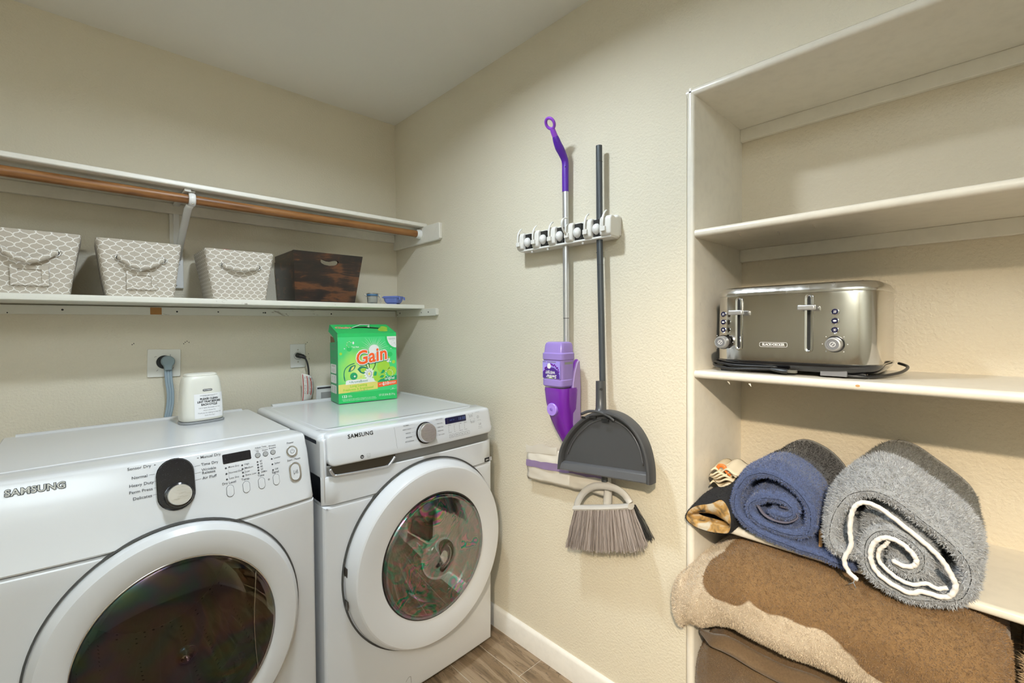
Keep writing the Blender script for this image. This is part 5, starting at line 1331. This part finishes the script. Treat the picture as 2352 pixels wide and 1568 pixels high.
for i in range(13):
    t = i/12; y = -1.050 - .16*t; rr.append([(-.038 - .004*math.sin(3*t), y, .853 - .006*math.sin(9*t) + .02*t), (-.040, y - .003, .838 + .022*t + .005*math.sin(14*t)), (-.037, y, .820 + .02*t)])
pt.grid(rr); pt.build('pad_fold', 'pad_white', mp, smooth=True, fix=False)

# ================================================================== BROOM WITH DUSTPAN
bm = thing('broom', 'angled broom with dark grey pole and beige-grey bristles hanging on the wall', 'broom', (-.05, -1.42, .54))
QX = -.036
pol = [(QX, -1.4025, 1.914), (QX, -1.4035, 1.60), (QX, -1.4100, 1.30), (QX-.006, -1.4200, 1.00), (QX-.014, -1.430, .80)]
MB().tube(pol, .0105, 20).build('pole', 'broom_pole_grey', bm, smooth='auto')
for z in (1.862, 1.562, 1.520):
    MB().tube([(QX, -1.4032 if z > 1.55 else -1.4055, z), (QX, -1.4032 if z > 1.55 else -1.4055, z-.0016)], .0108, 20).build('pole_joint', 'seam_dark', bm, smooth='auto')
MB().tube([(QX, -1.430, .812), (QX, -1.4335, .76), (QX-.004, -1.434, .722)], [.0135, .0140, .0150], 16).build('socket', 'broom_head_grey', bm, smooth='auto')
# cap: arch frame with two openings
def bar(pts, w, d, name='cap_frame'):
    m = MB(); m.tube(smoothpath(pts, 6), w, 12, sx=1.0, sy=d); return m.build(name, 'broom_head_grey', bm, smooth='auto')
bar([(-.058, -1.318, .681), (-.058, -1.326, .708), (-.057, -1.352, .746), (-.056, -1.390, .774), (-.056, -1.432, .786), (-.058, -1.475, .790), (-.062, -1.512, .781), (-.066, -1.538, .760)], .0085, 1.4)
bar([(-.060, -1.314, .680), (-.060, -1.380, .699), (-.062, -1.440, .717), (-.064, -1.500, .737), (-.066, -1.540, .752)], .0100, 1.7)
# bristles
NB = 2600; t = np.random.rand(NB); dpt = np.random.rand(NB) - .5
top = np.stack([-.061 - .006*t + dpt*.026, -1.318 - .220*t, .680 + .071*t], 1)
bt_ = np.stack([-.060 - .010*t + dpt*.062, -1.287 - .300*t + np.random.normal(0, .005, NB), .541 + .097*t + np.random.normal(0, .0035, NB) - .010*np.sin(PI*t)], 1)
def strands(A, B, w, name, mat):
    n = len(A); ax = B - A; sd = np.cross(ax, np.random.normal(0, 1, (n, 3))); sd /= np.linalg.norm(sd, axis=1)[:, None]
    md = (A+B)/2 + np.random.normal(0, .0022, (n, 3)); sw = sd*w/2
    vs = np.stack([A-sw, A+sw, md+sw, md-sw, B+sw*.8, B-sw*.8], 1).reshape(-1, 3)
    fs = [f for i in range(n) for f in ((6*i, 6*i+1, 6*i+2, 6*i+3), (6*i+3, 6*i+2, 6*i+4, 6*i+5))]
    mb = MB(); mb.v = [tuple(p) for p in vs]; mb.f = fs; mb.mi = [0]*len(fs); o = mb.build(name, mat, bm, fix=False); o['kind'] = 'stuff'; return o
strands(top, bt_, .0017, 'bristles', 'bristle_grey')
t = np.random.rand(500); dpt = np.random.rand(500)
A = np.stack([-.045 + .012*dpt, -1.430 - .108*t, .712 + .036*t], 1); B = np.stack([-.020 + .012*dpt, -1.430 - .155*t + np.random.normal(0, .005, 500), .600 + .045*t + np.random.normal(0, .004, 500)], 1)
strands(A, B, .0016, 'dark_bristles', 'bristle_dark')

dpn = thing('dustpan', 'dark grey half-round dustpan clipped onto the broom pole', 'dustpan', (-.085, -1.43, .81))
arc = [(-1.2475, .806), (-1.2520, .850), (-1.2600, .882), (-1.2800, .922), (-1.3100, .962), (-1.3450, .995), (-1.3850, 1.0220), (-1.4320, 1.0390), (-1.4800, 1.0410), (-1.5250, 1.0280), (-1.5650, 1.0000), (-1.5930, .9600), (-1.6080, .9150), (-1.6140, .8750), (-1.6145, .8395)]
arc = [(q.x, q.y) for q in smoothpath([(a, b, 0) for a, b in arc], 4)]
arc = [(-2.309 + (a + 2.309)*.9800, 1.3187 + (b - 1.3187)*.9800) for a, b in arc]
cc = (-1.448, .868)
ins = lambda d: [(a + (cc[0]-a)*d/math.hypot(cc[0]-a, cc[1]-b), b + (cc[1]-b)*d/math.hypot(cc[0]-a, cc[1]-b)) for a, b in arc]
m = MB(); rows = []
for x, d in ((-.072, .002), (-.072, 0.), (-.098, 0.), (-.106, .003), (-.108, .008), (-.106, .013), (-.098, .0165), (-.090, .018)): rows.append([(x, a, b) for a, b in ins(d)])
m.grid(rows); m.build('rim', 'dustpan_grey', dpn, smooth='auto', fix=True)
inn = ins(.016); MB().prism(inn, -.088, -.072, 'yz').build('tray', 'dustpan_grey', dpn)
gr = [(-.0905, a, b) for a, b in ins(.030)][6:-6]
MB().tube(gr, .0022, 8).build('tray_ridge', 'dustpan_light', dpn, smooth=True)
a_, b_ = arc[0], arc[-1]; sl_ = (b_[1]-a_[1])/(b_[0]-a_[0])
def lp2(y, dz): return (y, a_[1] + sl_*(y - a_[0]) + dz)
m = MB(); y0, y1 = a_[0]-.002, b_[0]+.002
m.add([(-.090, *lp2(y0, .030)), (-.090, *lp2(y1, .033)), (-.101, *lp2(y1, .027)), (-.101, *lp2(y0, .024)), (-.106, *lp2(y0, .004)), (-.106, *lp2(y1, .004)), (-.100, *lp2(y0, 0)), (-.100, *lp2(y1, 0)), (-.074, *lp2(y0, 0)), (-.074, *lp2(y1, 0)), (-.074, *lp2(y0, .03)), (-.074, *lp2(y1, .033))],
      [(0, 1, 2, 3), (3, 2, 5, 4), (4, 5, 7, 6), (6, 7, 9, 8), (8, 9, 11, 10), (10, 11, 1, 0), (0, 3, 4, 6, 8, 10), (1, 2, 5, 7, 9, 11)])
m.build('lip', 'dustpan_light', dpn, bevel=.002)
MB().tube([(-.058, -1.4195, 1.134), (-.060, -1.4215, 1.08), (-.064, -1.4250, 1.045), (-.072, -1.429, 1.028)], [.0145, .0150, .0162, .020], 18).build('handle_sleeve', 'dustpan_grey', dpn, smooth='auto')
MB().disc((-.0695, -1.4310, 1.108), Vector((.66, -.75, 0)), (0, 0, 1), .0050, 14).build('hanging_hole', 'print_black', dpn, fix=False)
MB().tube(smoothpath([(-.098, -1.372, 1.0230), (-.104, -1.405, 1.0370), (-.106, -1.440, 1.0410), (-.104, -1.475, 1.0350), (-.100, -1.502, 1.0200)], 5), .0045, 10, sx=1, sy=.8).build('clip_bar', 'dustpan_grey', dpn, smooth=True)
for y, z, w_ in ((-1.388, 1.0150, .016), (-1.425, 1.0220, .026), (-1.472, 1.0190, .026)): MB().box(-.1085, -.1035, y-w_/2, y+w_/2, z-.004, z+.003).build('clip_slot', 'print_black', dpn)
m = MB(); put_text(m, 'Rubbermaid', .009, (-.0880, -1.4400, .862), (0, -.996, .087), (0, .087, .996), NX, off=.0008)
for y in (-1.407, -1.422): ring_strip(m, circle2(0, 0, .0045, 12), circle2(0, 0, .0038, 12), (-.0880, y, .982), LU, UZ, NX)
m.build('moulded_marks', 'dustpan_light', dpn, fix=False)

# ================================================================== TOASTER
SZ = 1.1838
ts = thing('toaster', 'wide four-slot stainless steel toaster with black base on the middle shelf', 'toaster', (.180, -1.946, SZ))
TX, TY, TD, TW = .180, -1.940, .300, .384
def tl_(z, d, w_, p=5.5, n=72): return [(TX + a, TY + b, z) for a, b in se(TD*d, TW*w_, n, p)]
m = MB(); rows = [tl_(SZ+.034, 1, 1), tl_(SZ+.036, 1.004, 1.003), tl_(SZ+.12, 1.004, 1.003), tl_(SZ+.205, .996, .996), tl_(SZ+.212, .990, .992)]; m.grid(rows, closed=True); m.build('body', 'toaster_steel', ts, smooth='auto')
m = MB(); rows = [tl_(SZ+.2115, .985, .988), tl_(SZ+.2125, 1.004, 1.003), tl_(SZ+.2165, 1.008, 1.006), tl_(SZ+.2225, 1.0, 1.0), tl_(SZ+.2330, .95, .965), tl_(SZ+.2365, .90, .93), tl_(SZ+.2375, .82, .88)]; m.grid(rows, closed=True); m.add(rows[-1], [tuple(range(72))]); m.build('lid', 'toaster_lid_steel', ts, smooth='auto', angle=28)
for i in range(4):
    y = TY + .137 - .0915*i
    MB().box(TX-.10, TX+.10, y-.016, y+.016, SZ+.2376, SZ+.2384).build('bread_slot', 'black_plastic', ts)
m = MB(); rows = [tl_(SZ+.012, .93, .95), tl_(SZ+.020, .985, .99), tl_(SZ+.029, 1.016, 1.010), tl_(SZ+.0335, 1.016, 1.010), tl_(SZ+.0345, .99, .99)]; m.grid(rows, closed=True); m.add(rows[0], [tuple(range(72))]); m.add(rows[-1], [tuple(range(72))]); m.build('base', 'black_gloss', ts, smooth='auto')
for x in (TX-.115, TX+.105):
    for y in (TY+.155, TY-.145): MB().box(x-.012, x+.012, y-.020, y+.020, SZ, SZ+.013).build('foot', 'black_plastic', ts, bevel=.002)
MB().box(TX-.1425, TX-.10, TY-.130, TY-.075, SZ+.004, SZ+.021).build('crumb_tray', 'rubber_grey', ts, bevel=.001)
FXX = TX - TD/2*1.004
def tp_(y, z): return (FXX, y, SZ+z)
for j, (ys, yb, lev) in enumerate(((-1.824, -1.783, .166), (-1.992, -2.047, .174))):
    out = stadium(.0185, .148, 10); inn = [(a*.78, b*.965) for a, b in out]; inn2 = [(a*.40, b*.93) for a, b in out]
    m = MB(); c = Vector(tp_(ys, .135)); q = lambda a, b, d: c + Vector((-d, -a, b))
    m.grid([[q(a, b, .0006) for a, b in out], [q(a*.97, b*.99, .0028) for a, b in out], [q(a, b, .0026) for a, b in inn], [q(a, b, .001) for a, b in inn2]], closed=True); m.build('lever_track', 'chrome', ts, smooth='auto', fix=False)
    m = MB(); put_poly(m, inn2, c, LU, UZ, NX, .0011); m.build('lever_slot', 'print_black', ts, fix=False)
    m = MB(); m.box(FXX-.030, FXX-.016, ys-.019, ys+.019, SZ+lev-.0065, SZ+lev+.0065); m.build('lever', 'alu', ts, bevel=.003)
    MB().box(FXX-.018, FXX-.001, ys-.004, ys+.004, SZ+lev-.005, SZ+lev+.004).build('lever_stem', 'chrome', ts)
    for k in range(3):
        z = .1625 - .0222*k; m = MB().lathe([(.0085, -.0005), (.0085, -.003), (.0068, -.004), (.0066, -.003)], tp_(yb, z), 'x', 24); m.build('button_ring', 'chrome', ts, smooth='auto')
        m = MB().lathe([(.0066, -.0030), (.0060, -.0040), (.0001, -.0043)], tp_(yb, z), 'x', 24); m.build('button', 'screen_blue', ts, smooth='auto')
        m = MB(); c = Vector(tp_(yb, z)) + Vector((-.0046, 0, 0))
        if k == 0:
            for a in (-.002, 0, .002): put_strip(m, [(a-.0008, -.003), (a+.0004, 0), (a, .003)], .0007, c, LU, UZ, NX, .0003)
        elif k == 1: put_poly(m, circle2(0, 0, .0038, 12, .002), c, LU, UZ, NX, .0003)
        else:
            for a in range(3): put_strip(m, [(-.0035*math.cos(a*PI/3), -.0035*math.sin(a*PI/3)), (.0035*math.cos(a*PI/3), .0035*math.sin(a*PI/3))], .0007, c, LU, UZ, NX, .0003)
        m.build('button_symbol', 'print_white', ts, fix=False)
    kz = .0835
    MB().lathe([(.0205, -.0005), (.0200, -.004), (.0180, -.006)], tp_(yb, kz), 'x', 32).build('knob_base', 'black_gloss', ts, smooth='auto')
    MB().lathe([(.0175, -.004), (.0170, -.022), (.0155, -.0245), (.0125, -.0250)], tp_(yb, kz), 'x', 36).build('knob', 'alu', ts, smooth='auto')
    MB().lathe([(.0125, -.0250), (.0120, -.0240), (.0001, -.0240)], tp_(yb, kz), 'x', 32).build('knob_face', 'rubber_grey', ts, smooth='auto')
    m = MB(); c = Vector(tp_(yb, kz)) + Vector((-.0240, 0, 0)); ring_strip(m, circle2(0, 0, .0062, 18), circle2(0, 0, .0050, 18), c, LU, UZ, NX, .0006); put_strip(m, [(-.0032, -.0038), (.0032, .0038)], .0012, c, LU, UZ, NX, .0006)
    for k in range(7):
        a = math.radians(225 - 45*k); put_poly(m, circle2(.0255*math.cos(a), .0255*math.sin(a), .0012, 6), tp_(yb, kz), LU, UZ, NX, .0015)
    m.build('knob_marks', 'print_white', ts, fix=False)
m = MB(); c = Vector(tp_(-1.911, .0790)); ring_strip(m, rrect(.067, .0125, .004, 4), rrect(.0652, .0108, .0033, 4), c, LU, UZ, NX, .0012); put_text(m, 'BLACK+DECKER', .0090, c, LU, UZ, NX, off=.0012, bold=.03, sx=.80); m.build('badge', 'print_white', ts, fix=False)
# cord wrapped under the base
cz_ = SZ+.006
MB().tube(smoothpath([(TX+.10, TY+.19, cz_+.004), (TX-.06, TY+.203, cz_+.012), (TX-.135, TY+.190, cz_+.010), (TX-.156, TY+.14, cz_+.004), (TX-.158, TY+.08, cz_+.006), (TX-.150, TY+.03, cz_+.008)], 6), .0036, 10).build('cord', 'black_plastic', ts, smooth=True)
MB().tube(smoothpath([(TX+.10, TY+.186, cz_+.008), (TX-.06, TY+.199, cz_+.018), (TX-.128, TY+.186, cz_+.018), (TX-.150, TY+.12, cz_+.013), (TX-.146, TY+.02, cz_+.014)], 6), .0036, 10).build('cord', 'black_plastic', ts, smooth=True)
MB().tube(smoothpath([(TX-.135, TY-.10, cz_+.002), (TX-.12, TY-.17, cz_), (TX-.02, TY-.212, cz_+.004), (TX+.06, TY-.222, cz_+.014), (TX+.10, TY-.20, cz_+.020)], 6), .0036, 10).build('cord', 'black_plastic', ts, smooth=True)
MB().tube([(TX-.150, TY+.035, cz_+.008), (TX-.151, TY+.02, cz_+.007), (TX-.153, TY+.002, cz_+.005), (TX-.153, TY-.006, cz_+.005)], [.005, .0075, .0085, .0080], 12, sx=.8, sy=1.1).build('plug', 'black_plastic', ts, smooth='auto')
m = MB(); m.box(TX-.1545, TX-.1535, TY-.026, TY-.005, cz_+.001, cz_+.008); m.build('plug_prong', 'steel', ts); MB().box(TX-.1455, TX-.1445, TY-.026, TY-.005, cz_+.001, cz_+.008).build('plug_prong', 'steel', ts)

# ================================================================== ROLLED TOWELS
SH4 = .7555
def roll(root, path, t, x0, x1, lift, mat, name='cloth', dz=None, seed=0, nseg=26, sub=3, taper=0.):
    """plush sheet wound along a (y,z) path and extended along x; rounded front edge; lift raises it behind the shelf edge"""
    P = [Vector((0, a, b)) for a, b in path]; P = smoothpath(P, sub); n = len(P); L = []; Rr = []
    T = [(P[min(i+1, n-1)] - P[max(i-1, 0)]).normalized() for i in range(n)]
    Nn = [Vector((0, -q.z, q.y)) for q in T]
    cen = sum((p for p in P), Vector())/n
    xs = []
    for k in range(6): a = PI/2*k/5; xs.append((x0 + t/2*(1-math.sin(a)), max(.05, math.sin(a) if False else math.sqrt(max(0.0, 1-(1-math.sin(a))**2)))))
    prof = [(x0 + t*.5*(1-math.sin(PI/2*k/5)), math.cos(PI/2*k/5)) for k in range(6)]
    st = [(x0 + t/2 - t/2*math.cos(PI/2*k/5), math.sin(PI/2*k/5)) for k in range(6)]
    st[0] = (st[0][0], .04)
    st += [(x0 + t/2 + (x1-x0-t/2)*k/nseg, 1.) for k in range(1, nseg+1)]
    m = MB(); rows = []
    for x, s in st:
        row = []; lf_ = lift*max(0., min(1., (x - x0 - .012)/.045)); lf_ = lift*(3*(lf_/lift)**2 - 2*(lf_/lift)**3) if lift else 0
        tp = 1 - taper*max(0, (x-x0))/(x1-x0)
        def place(p):
            q = Vector((x, cen.y + (p.y-cen.y)*tp, cen.z + (p.z-cen.z)*tp + lf_))
            d = mnoise.noise(Vector((x*9 + seed, q.y*11, q.z*11)))*.006 + mnoise.noise(Vector((x*30 + seed, q.y*34, q.z*34)))*.0022
            q += Vector((d*.7 if s < .99 else 0, d, d)); 
            if x > -.004: q.z = max(q.z, SH4 + .0015)
            return tuple(q)
        hw = t/2*s
        for i in range(n): row.append(place(P[i] + Nn[i]*hw))
        e = P[-1] + T[-1]*hw*.8; row.append(place(e))
        for i in reversed(range(n)): row.append(place(P[i] - Nn[i]*hw))
        row.append(place(P[0] - T[0]*hw*.8)); rows.append(row)
    m.grid(rows, closed=True)
    c = rows[-1]; N2 = len(c)
    m.add(c, [(i, i+1, N2-3-i, N2-2-i) for i in range(n-1)])
    return m.build(name, mat, root, smooth=True, fix=True)
BL = [(-2.098, .757), (-2.070, .756), (-2.044, .760), (-2.015, .762), (-1.975, .765), (-1.921, .770), (-1.883, .780), (-1.854, .797), (-1.837, .825), (-1.840, .863), (-1.859, .898), (-1.887, .926), (-1.920, .936), (-1.955, .926), (-1.986, .905), (-2.009, .875), (-2.014, .839), (-2.005, .812), (-1.975, .795), (-1.932, .793), (-1.897, .800), (-1.877, .818), (-1.875, .843), (-1.893, .864), (-1.921, .876), (-1.951, .876), (-1.972, .862), (-1.975, .845), (-1.955, .834), (-1.925, .836)]
bt = thing('blue_towel', 'rolled plush towel in blue with a charcoal rear half', 'towel', (0, -1.93, SH4))
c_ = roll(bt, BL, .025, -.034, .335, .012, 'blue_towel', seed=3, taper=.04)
add_pile(bt, c_, 'terry_loops', 'blue_towel', 75000, .0062, .0017, .55, lambda P, N: np.where((N[:, 0] > .8) | (P[:, 0] > .30), .02, 1.) * np.where(P[:, 0] < .02, 1.8, 1.), clump=300)
MB().tube(smoothpath([(-.026, -1.893, .845), (-.030, -1.91, .826), (-.030, -1.935, .818), (-.030, -1.965, .822), (-.028, -1.985, .840), (-.026, -1.972, .853), (-.022, -1.945, .853)], 5), .0035, 8, sx=.6, sy=1.6).build('hem', 'hem_grey', bt, smooth=True)
GRP = [(-2.112, .812), (-2.086, .798), (-2.064, .806), (-2.056, .832), (-2.060, .868), (-2.076, .910), (-2.100, .940), (-2.133, .954), (-2.171, .947), (-2.208, .920), (-2.244, .893), (-2.275, .863), (-2.290, .830), (-2.284, .790), (-2.264, .762), (-2.234, .748), (-2.200, .740), (-2.165, .748), (-2.136, .768), (-2.122, .796), (-2.122, .830), (-2.136, .860), (-2.162, .874), (-2.190, .869), (-2.214, .850), (-2.222, .826), (-2.212, .804), (-2.190, .796), (-2.170, .804)]
gt = thing('grey_towel', 'thick rolled light grey towel with white piping and a darker rear half', 'towel', (0, -2.17, SH4))
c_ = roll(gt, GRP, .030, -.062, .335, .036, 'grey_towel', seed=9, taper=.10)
add_pile(gt, c_, 'terry_loops', 'grey_towel', 90000, .0085, .0018, .55, lambda P, N: np.where((N[:, 0] > .8) | (P[:, 0] > .30), .02, 1.) * np.where(P[:, 0] < 0, 1.8, 1.), clump=260)
PIP = [(-2.111, .750), (-2.096, .761), (-2.087, .786), (-2.099, .822), (-2.097, .857), (-2.100, .895), (-2.109, .917), (-2.126, .926), (-2.152, .919), (-2.191, .892), (-2.225, .866), (-2.246, .845), (-2.260, .820), (-2.267, .799), (-2.260, .778), (-2.246, .769), (-2.218, .768), (-2.198, .757), (-2.164, .767), (-2.143, .783), (-2.134, .807), (-2.136, .833), (-2.147, .852), (-2.163, .861), (-2.184, .857), (-2.202, .842), (-2.209, .827), (-2.203, .815), (-2.188, .810), (-2.172, .815)]
def wob(pts, x, a): return [(x + a*math.sin(17*i), p.y + a*.6*math.sin(9*i), p.z) for i, p in enumerate(smoothpath([(0, q, r) for q, r in pts], 5))]
MB().tube(wob(PIP, -.066, .0012), .0050, 10).build('piping', 'piping_white', gt, smooth=True)
PI2 = [(-2.255, .789), (-2.240, .781), (-2.224, .785), (-2.203, .774), (-2.181, .777), (-2.160, .790), (-2.147, .806), (-2.148, .828), (-2.158, .842), (-2.163, .853)]
MB().tube(wob(PI2, -.060, .0010), .0042, 10).build('piping', 'piping_white', gt, smooth=True)
th = MB(); th.tube([(-.066, -2.108, .752), (-.070, -2.105, .742), (-.070, -2.096, .735)], .0010, 5); th.tube([(-.070, -2.105, .742), (-.071, -2.110, .732)], .0010, 5); th.build('loose_thread', 'print_grey', gt, smooth=True)
sw = MB().box(-.012, .05, -2.0335, -2.026, SH4, SH4+.06); 
o = sw.build('wood_block', 'scrap_wood', None, bevel=.001); tag(o, 'thin strip of bare wood standing between the two rolled towels', 'wood'); o.data.transform(Matrix.Translation((0, 2.03, -SH4))); o.location = (0, -2.03, SH4)

# ------------------------------------------------------------------ oven mitt and crumpled cloth in the corner
mt = thing('oven_mitt', 'black knitted mitt with yellow lining lying beside the blue towel', 'mitt', (0, -1.77, SH4))
mo = smoothpath([(0, a, b) for a, b in [(-1.699, .752), (-1.707, .780), (-1.733, .803), (-1.775, .822), (-1.806, .842), (-1.826, .820), (-1.833, .780), (-1.826, .748), (-1.800, .738), (-1.763, .732), (-1.722, .735)]], 4, True)
mi_ = smoothpath([(0, a, b) for a, b in [(-1.708, .763), (-1.732, .778), (-1.770, .788), (-1.800, .782), (-1.824, .772), (-1.815, .760), (-1.780, .755), (-1.746, .751), (-1.718, .754)]], 5, True)
cm = Vector((0, -1.770, .772))
def mring(x, k, kz=1., dy=0, dz=0): 
    out = []
    for p in mo:
        y = cm.y + (p.y-cm.y)*k + dy; z = cm.z + (p.z-cm.z)*kz + dz; d = .003*mnoise.noise(Vector((x*20, y*30, z*30)))
        y += d; z += d
        if x > -.012: y = min(y, -1.7165); 
        if x > -.010: z = max(z, SH4+.001)
        out.append((x, y, z))
    return out
rows = [mring(-.034, .93, .90), mring(-.030, 1., 1.), mring(-.012, 1.0, 1.03), mring(.006, .98, 1.1, -.008, .012), mring(.03, .97, 1.12, -.008, .018), mring(.08, .92, 1.05, -.008, .026), mring(.14, .85, .8, -.006, .02), mring(.19, .6, .5, -.004, .012), mring(.205, .2, .2, 0, .005)]
m = MB().grid(rows, closed=True); n = len(mo); m.add(rows[-1], [tuple(range(n))]); so_ = m.build('cuff', 'mitt_black', mt, smooth=True)
inner = [Vector((-.030, ray[0], ray[1])) for ray in holed([(p.y, p.z) for p in mo], [(p.y, p.z) for p in mi_], (-1.768, .768), 40)[1]]
outer = [Vector((-.034, cm.y + (a-cm.y)*.93, cm.z + (b-cm.z)*.90)) for a, b in holed([(p.y, p.z) for p in mo], [(p.y, p.z) for p in mi_], (-1.768, .768), 40)[0]]
m = MB().grid([outer, [q + Vector((-.003, 0, 0)) for q in [(a+b)/2 for a, b in zip(outer, inner)]], inner, [Vector((-.012, q.y*.9 + -1.768*.1, q.z*.8 + .768*.2)) for q in inner], [Vector((-.003, q.y*.7 + -1.768*.3, q.z*.35 + .769*.65)) for q in inner]], closed=True); m.build('lining', 'mitt_lining', mt, smooth=True, fix=False)
add_pile(mt, so_, 'fuzz', 'mitt_black', 9000, .0035, .0012, .6)
cl_ = thing('crumpled_cloth', 'small crumpled cream cloth with an orange edge tucked on the mitt', 'cloth', (.09, -1.78, .83))
for k in range(6):
    m = MB(); rows = []
    for i in range(17):
        t = i/16; rr = []
        for j in range(9):
            s = j/8; y = -1.735 - .078*t + .006*math.sin(5*t + k); z = .838 + .0095*k + .007*math.sin(11*t + 1.3*k) + .010*t; x = .055 + .10*s + .008*math.sin(7*t + k)
            y = min(y, -1.7185); rr.append((x, y, z + .006*math.sin(4*s + k)))
        rows.append(rr)
    m.grid(rows); o = m.build('fold', 'cream_cloth', cl_, smooth=True, fix=False); q = o.modifiers.new('s', 'SOLIDIFY'); q.thickness = .004
m = MB(); rows = []
for i in range(11):
    t = i/10; y = -1.765 - .042*t; z = .843 + .050*math.sin(1.2 + 1.6*t) + .012*t; rows.append([(.10 + .03*s + .01*math.sin(6*t), y - .006*s, z + .010*s) for s in (0, .33, .66, 1)])
m.grid(rows); o = m.build('fold', 'cream_cloth', cl_, smooth=True, fix=False); q = o.modifiers.new('s', 'SOLIDIFY'); q.thickness = .004
MB().tube(smoothpath([(.062, -1.752, .888), (.060, -1.760, .900), (.060, -1.772, .9005), (.060, -1.780, .889), (.060, -1.793, .880)], 5), .0042, 8, sx=1.3, sy=.5).build('orange_edge', 'orange_strip', cl_, smooth=True)

# ================================================================== BLANKETS UNDER THE LOWEST VISIBLE SHELF
def blanket(root, name, mat, Y0, Y1, zt, zb, xf, xb, seed, ns=80, nr=72, amp=.006, p=2.6, fold=0.):
    """soft folded pad lofted along y; zt/zb/xf functions of y; superelliptic section bulging out of the niche"""
    rows = []
    for i in range(ns+1):
        y = Y0 + (Y1-Y0)*i/ns; t, b, f, k = zt(y), zb(y), xf(y), xb(y); cx, cz = (f+k)/2, (t+b)/2; row = []
        for j in range(nr):
            a = 2*PI*j/nr; c, s = math.cos(a), math.sin(a)
            x = cx - (k-f)/2*math.copysign(abs(c)**(2/p), c); z = cz + (t-b)/2*math.copysign(abs(s)**(2/p), s)
            n1 = mnoise.noise(Vector((x*7 + seed, y*6, z*8))); n2 = mnoise.noise(Vector((x*22, y*16 + seed, z*22)))
            d = amp*n1*1.6 + amp*.5*n2 + fold*math.sin(26*y + 40*z + 5*x)*max(0, c)
            q = Vector((x - d*c*1.0, y, z + d*s*.6))
            if q.x > -.006: q.z = min(q.z, t); 
            row.append(tuple(q))
        rows.append(row)
    m = MB().grid(rows, closed=True); m.add(rows[0], [tuple(range(nr))]); m.add(rows[-1], [tuple(range(nr))])
    return m.build(name, mat, root, smooth=True)
itp = lambda xs, ys: (lambda y: float(np.interp(-y, xs, ys)))
bk = thing('spotted_blanket', 'folded brown fleece blanket with cream patches bulging out under the towel shelf', 'blanket', (0, -1.95, .49))
zt_ = itp([1.668, 1.675, 1.69, 1.73, 1.79, 1.84, 1.9, 2.30, 2.335, 2.345], [.535, .556, .592, .640, .690, .722, .7285, .7285, .700, .66])
zb_ = itp([1.668, 1.675, 1.69, 1.72, 1.76, 1.80, 1.84, 2.30, 2.335, 2.345], [.515, .490, .462, .448, .452, .476, .492, .492, .52, .56])
xf_ = itp([1.668, 1.68, 1.70, 1.76, 1.9, 2.15, 2.30, 2.335, 2.345], [-.040, -.075, -.095, -.115, -.125, -.120, -.110, -.08, -.04])
xb_ = itp([1.668, 1.7165, 1.717, 2.345], [-.008, -.008, .30, .30])
c_ = blanket(bk, 'cloth', 'brown_fleece', -1.668, -2.345, zt_, zb_, xf_, xb_, 2., amp=.010, fold=.0022)
add_pile(bk, c_, 'fleece_pile', 'brown_fleece', 90000, .0060, .0018, .6, lambda P, N: np.where(P[:, 0] > .06, .03, 1.), clump=220)
bk2 = thing('plain_blanket', 'folded umber fleece blanket at the bottom of the blanket pile', 'blanket', (0, -1.95, .201))
zt2 = itp([1.718, 1.735, 1.765, 1.80, 1.86, 2.30, 2.36], [.36, .392, .440, .470, .486, .489, .44])
zb2 = itp([1.718, 2.36], [.202, .202]); xf2 = itp([1.718, 1.76, 1.9, 2.30, 2.36], [.0, -.030, -.055, -.060, .0]); xb2 = itp([1.7, 2.4], [.30, .30])
c_ = blanket(bk2, 'cloth', 'umber_fleece', -1.7185, -2.36, zt2, zb2, xf2, xb2, 11., amp=.008, p=3.2)
add_pile(bk2, c_, 'fleece_pile', 'umber_fleece', 40000, .0045, .0016, .7, lambda P, N: np.where(P[:, 0] > .06, .03, 1.), clump=200)
m = MB(); rows = []
for i in range(41):
    y = -1.735 - .42*i/40; rr = []
    for j in range(13):
        s = j/12; rr.append((-.046 - .030*math.sin(PI*s)*min(1, i/6) + .004*mnoise.noise(Vector((y*20, s*4, 2))) + .03*(1-min(1, i/5)), y, float(np.interp(i, [0, 3, 8, 40], [.440, .452, .468, .474])) - .050*s*min(1, .3 + i/12) + .005*math.sin(y*30)))
    rows.append(rr)
m.grid(rows); o = m.build('top_fold', 'umber_fleece', bk2, smooth=True, fix=False); q = o.modifiers.new('s', 'SOLIDIFY'); q.thickness = .010
bk3 = thing('cream_blanket', 'long-pile cream blanket stacked beside the spotted one', 'blanket', (0, -2.46, .201))
zt3 = itp([2.335, 2.36, 2.42, 2.58, 2.62], [.50, .64, .715, .715, .60]); zb3 = itp([2.3, 2.7], [.202, .202]); xf3 = itp([2.335, 2.37, 2.45, 2.62], [-.02, -.07, -.095, -.06]); xb3 = itp([2.3, 2.7], [.30, .30])
c_ = blanket(bk3, 'cloth', 'cream_fleece', -2.366, -2.62, zt3, zb3, xf3, xb3, 21., amp=.010, p=2.8, ns=40)
add_pile(bk3, c_, 'fleece_pile', 'cream_fleece', 30000, .016, .0022, .5, lambda P, N: np.where(P[:, 0] > .06, .03, 1.), clump=120)

# print and other marks too small to pick apart singly stay joined
for o in bpy.data.objects:
    if o.type == 'MESH' and o.parent is not None and 'kind' not in o:
        b_ = o.name.split('.')[0]
        if any(s in b_ for s in ('lettering', 'print', 'chips', 'flake', 'nail_hole', 'slot_mark', 'marks', 'notice_', 'dots', 'digits', 'wall_nick', 'headline', 'symbol', 'screw', 'eject_mark', 'loose_thread')):
            o['kind'] = 'stuff'
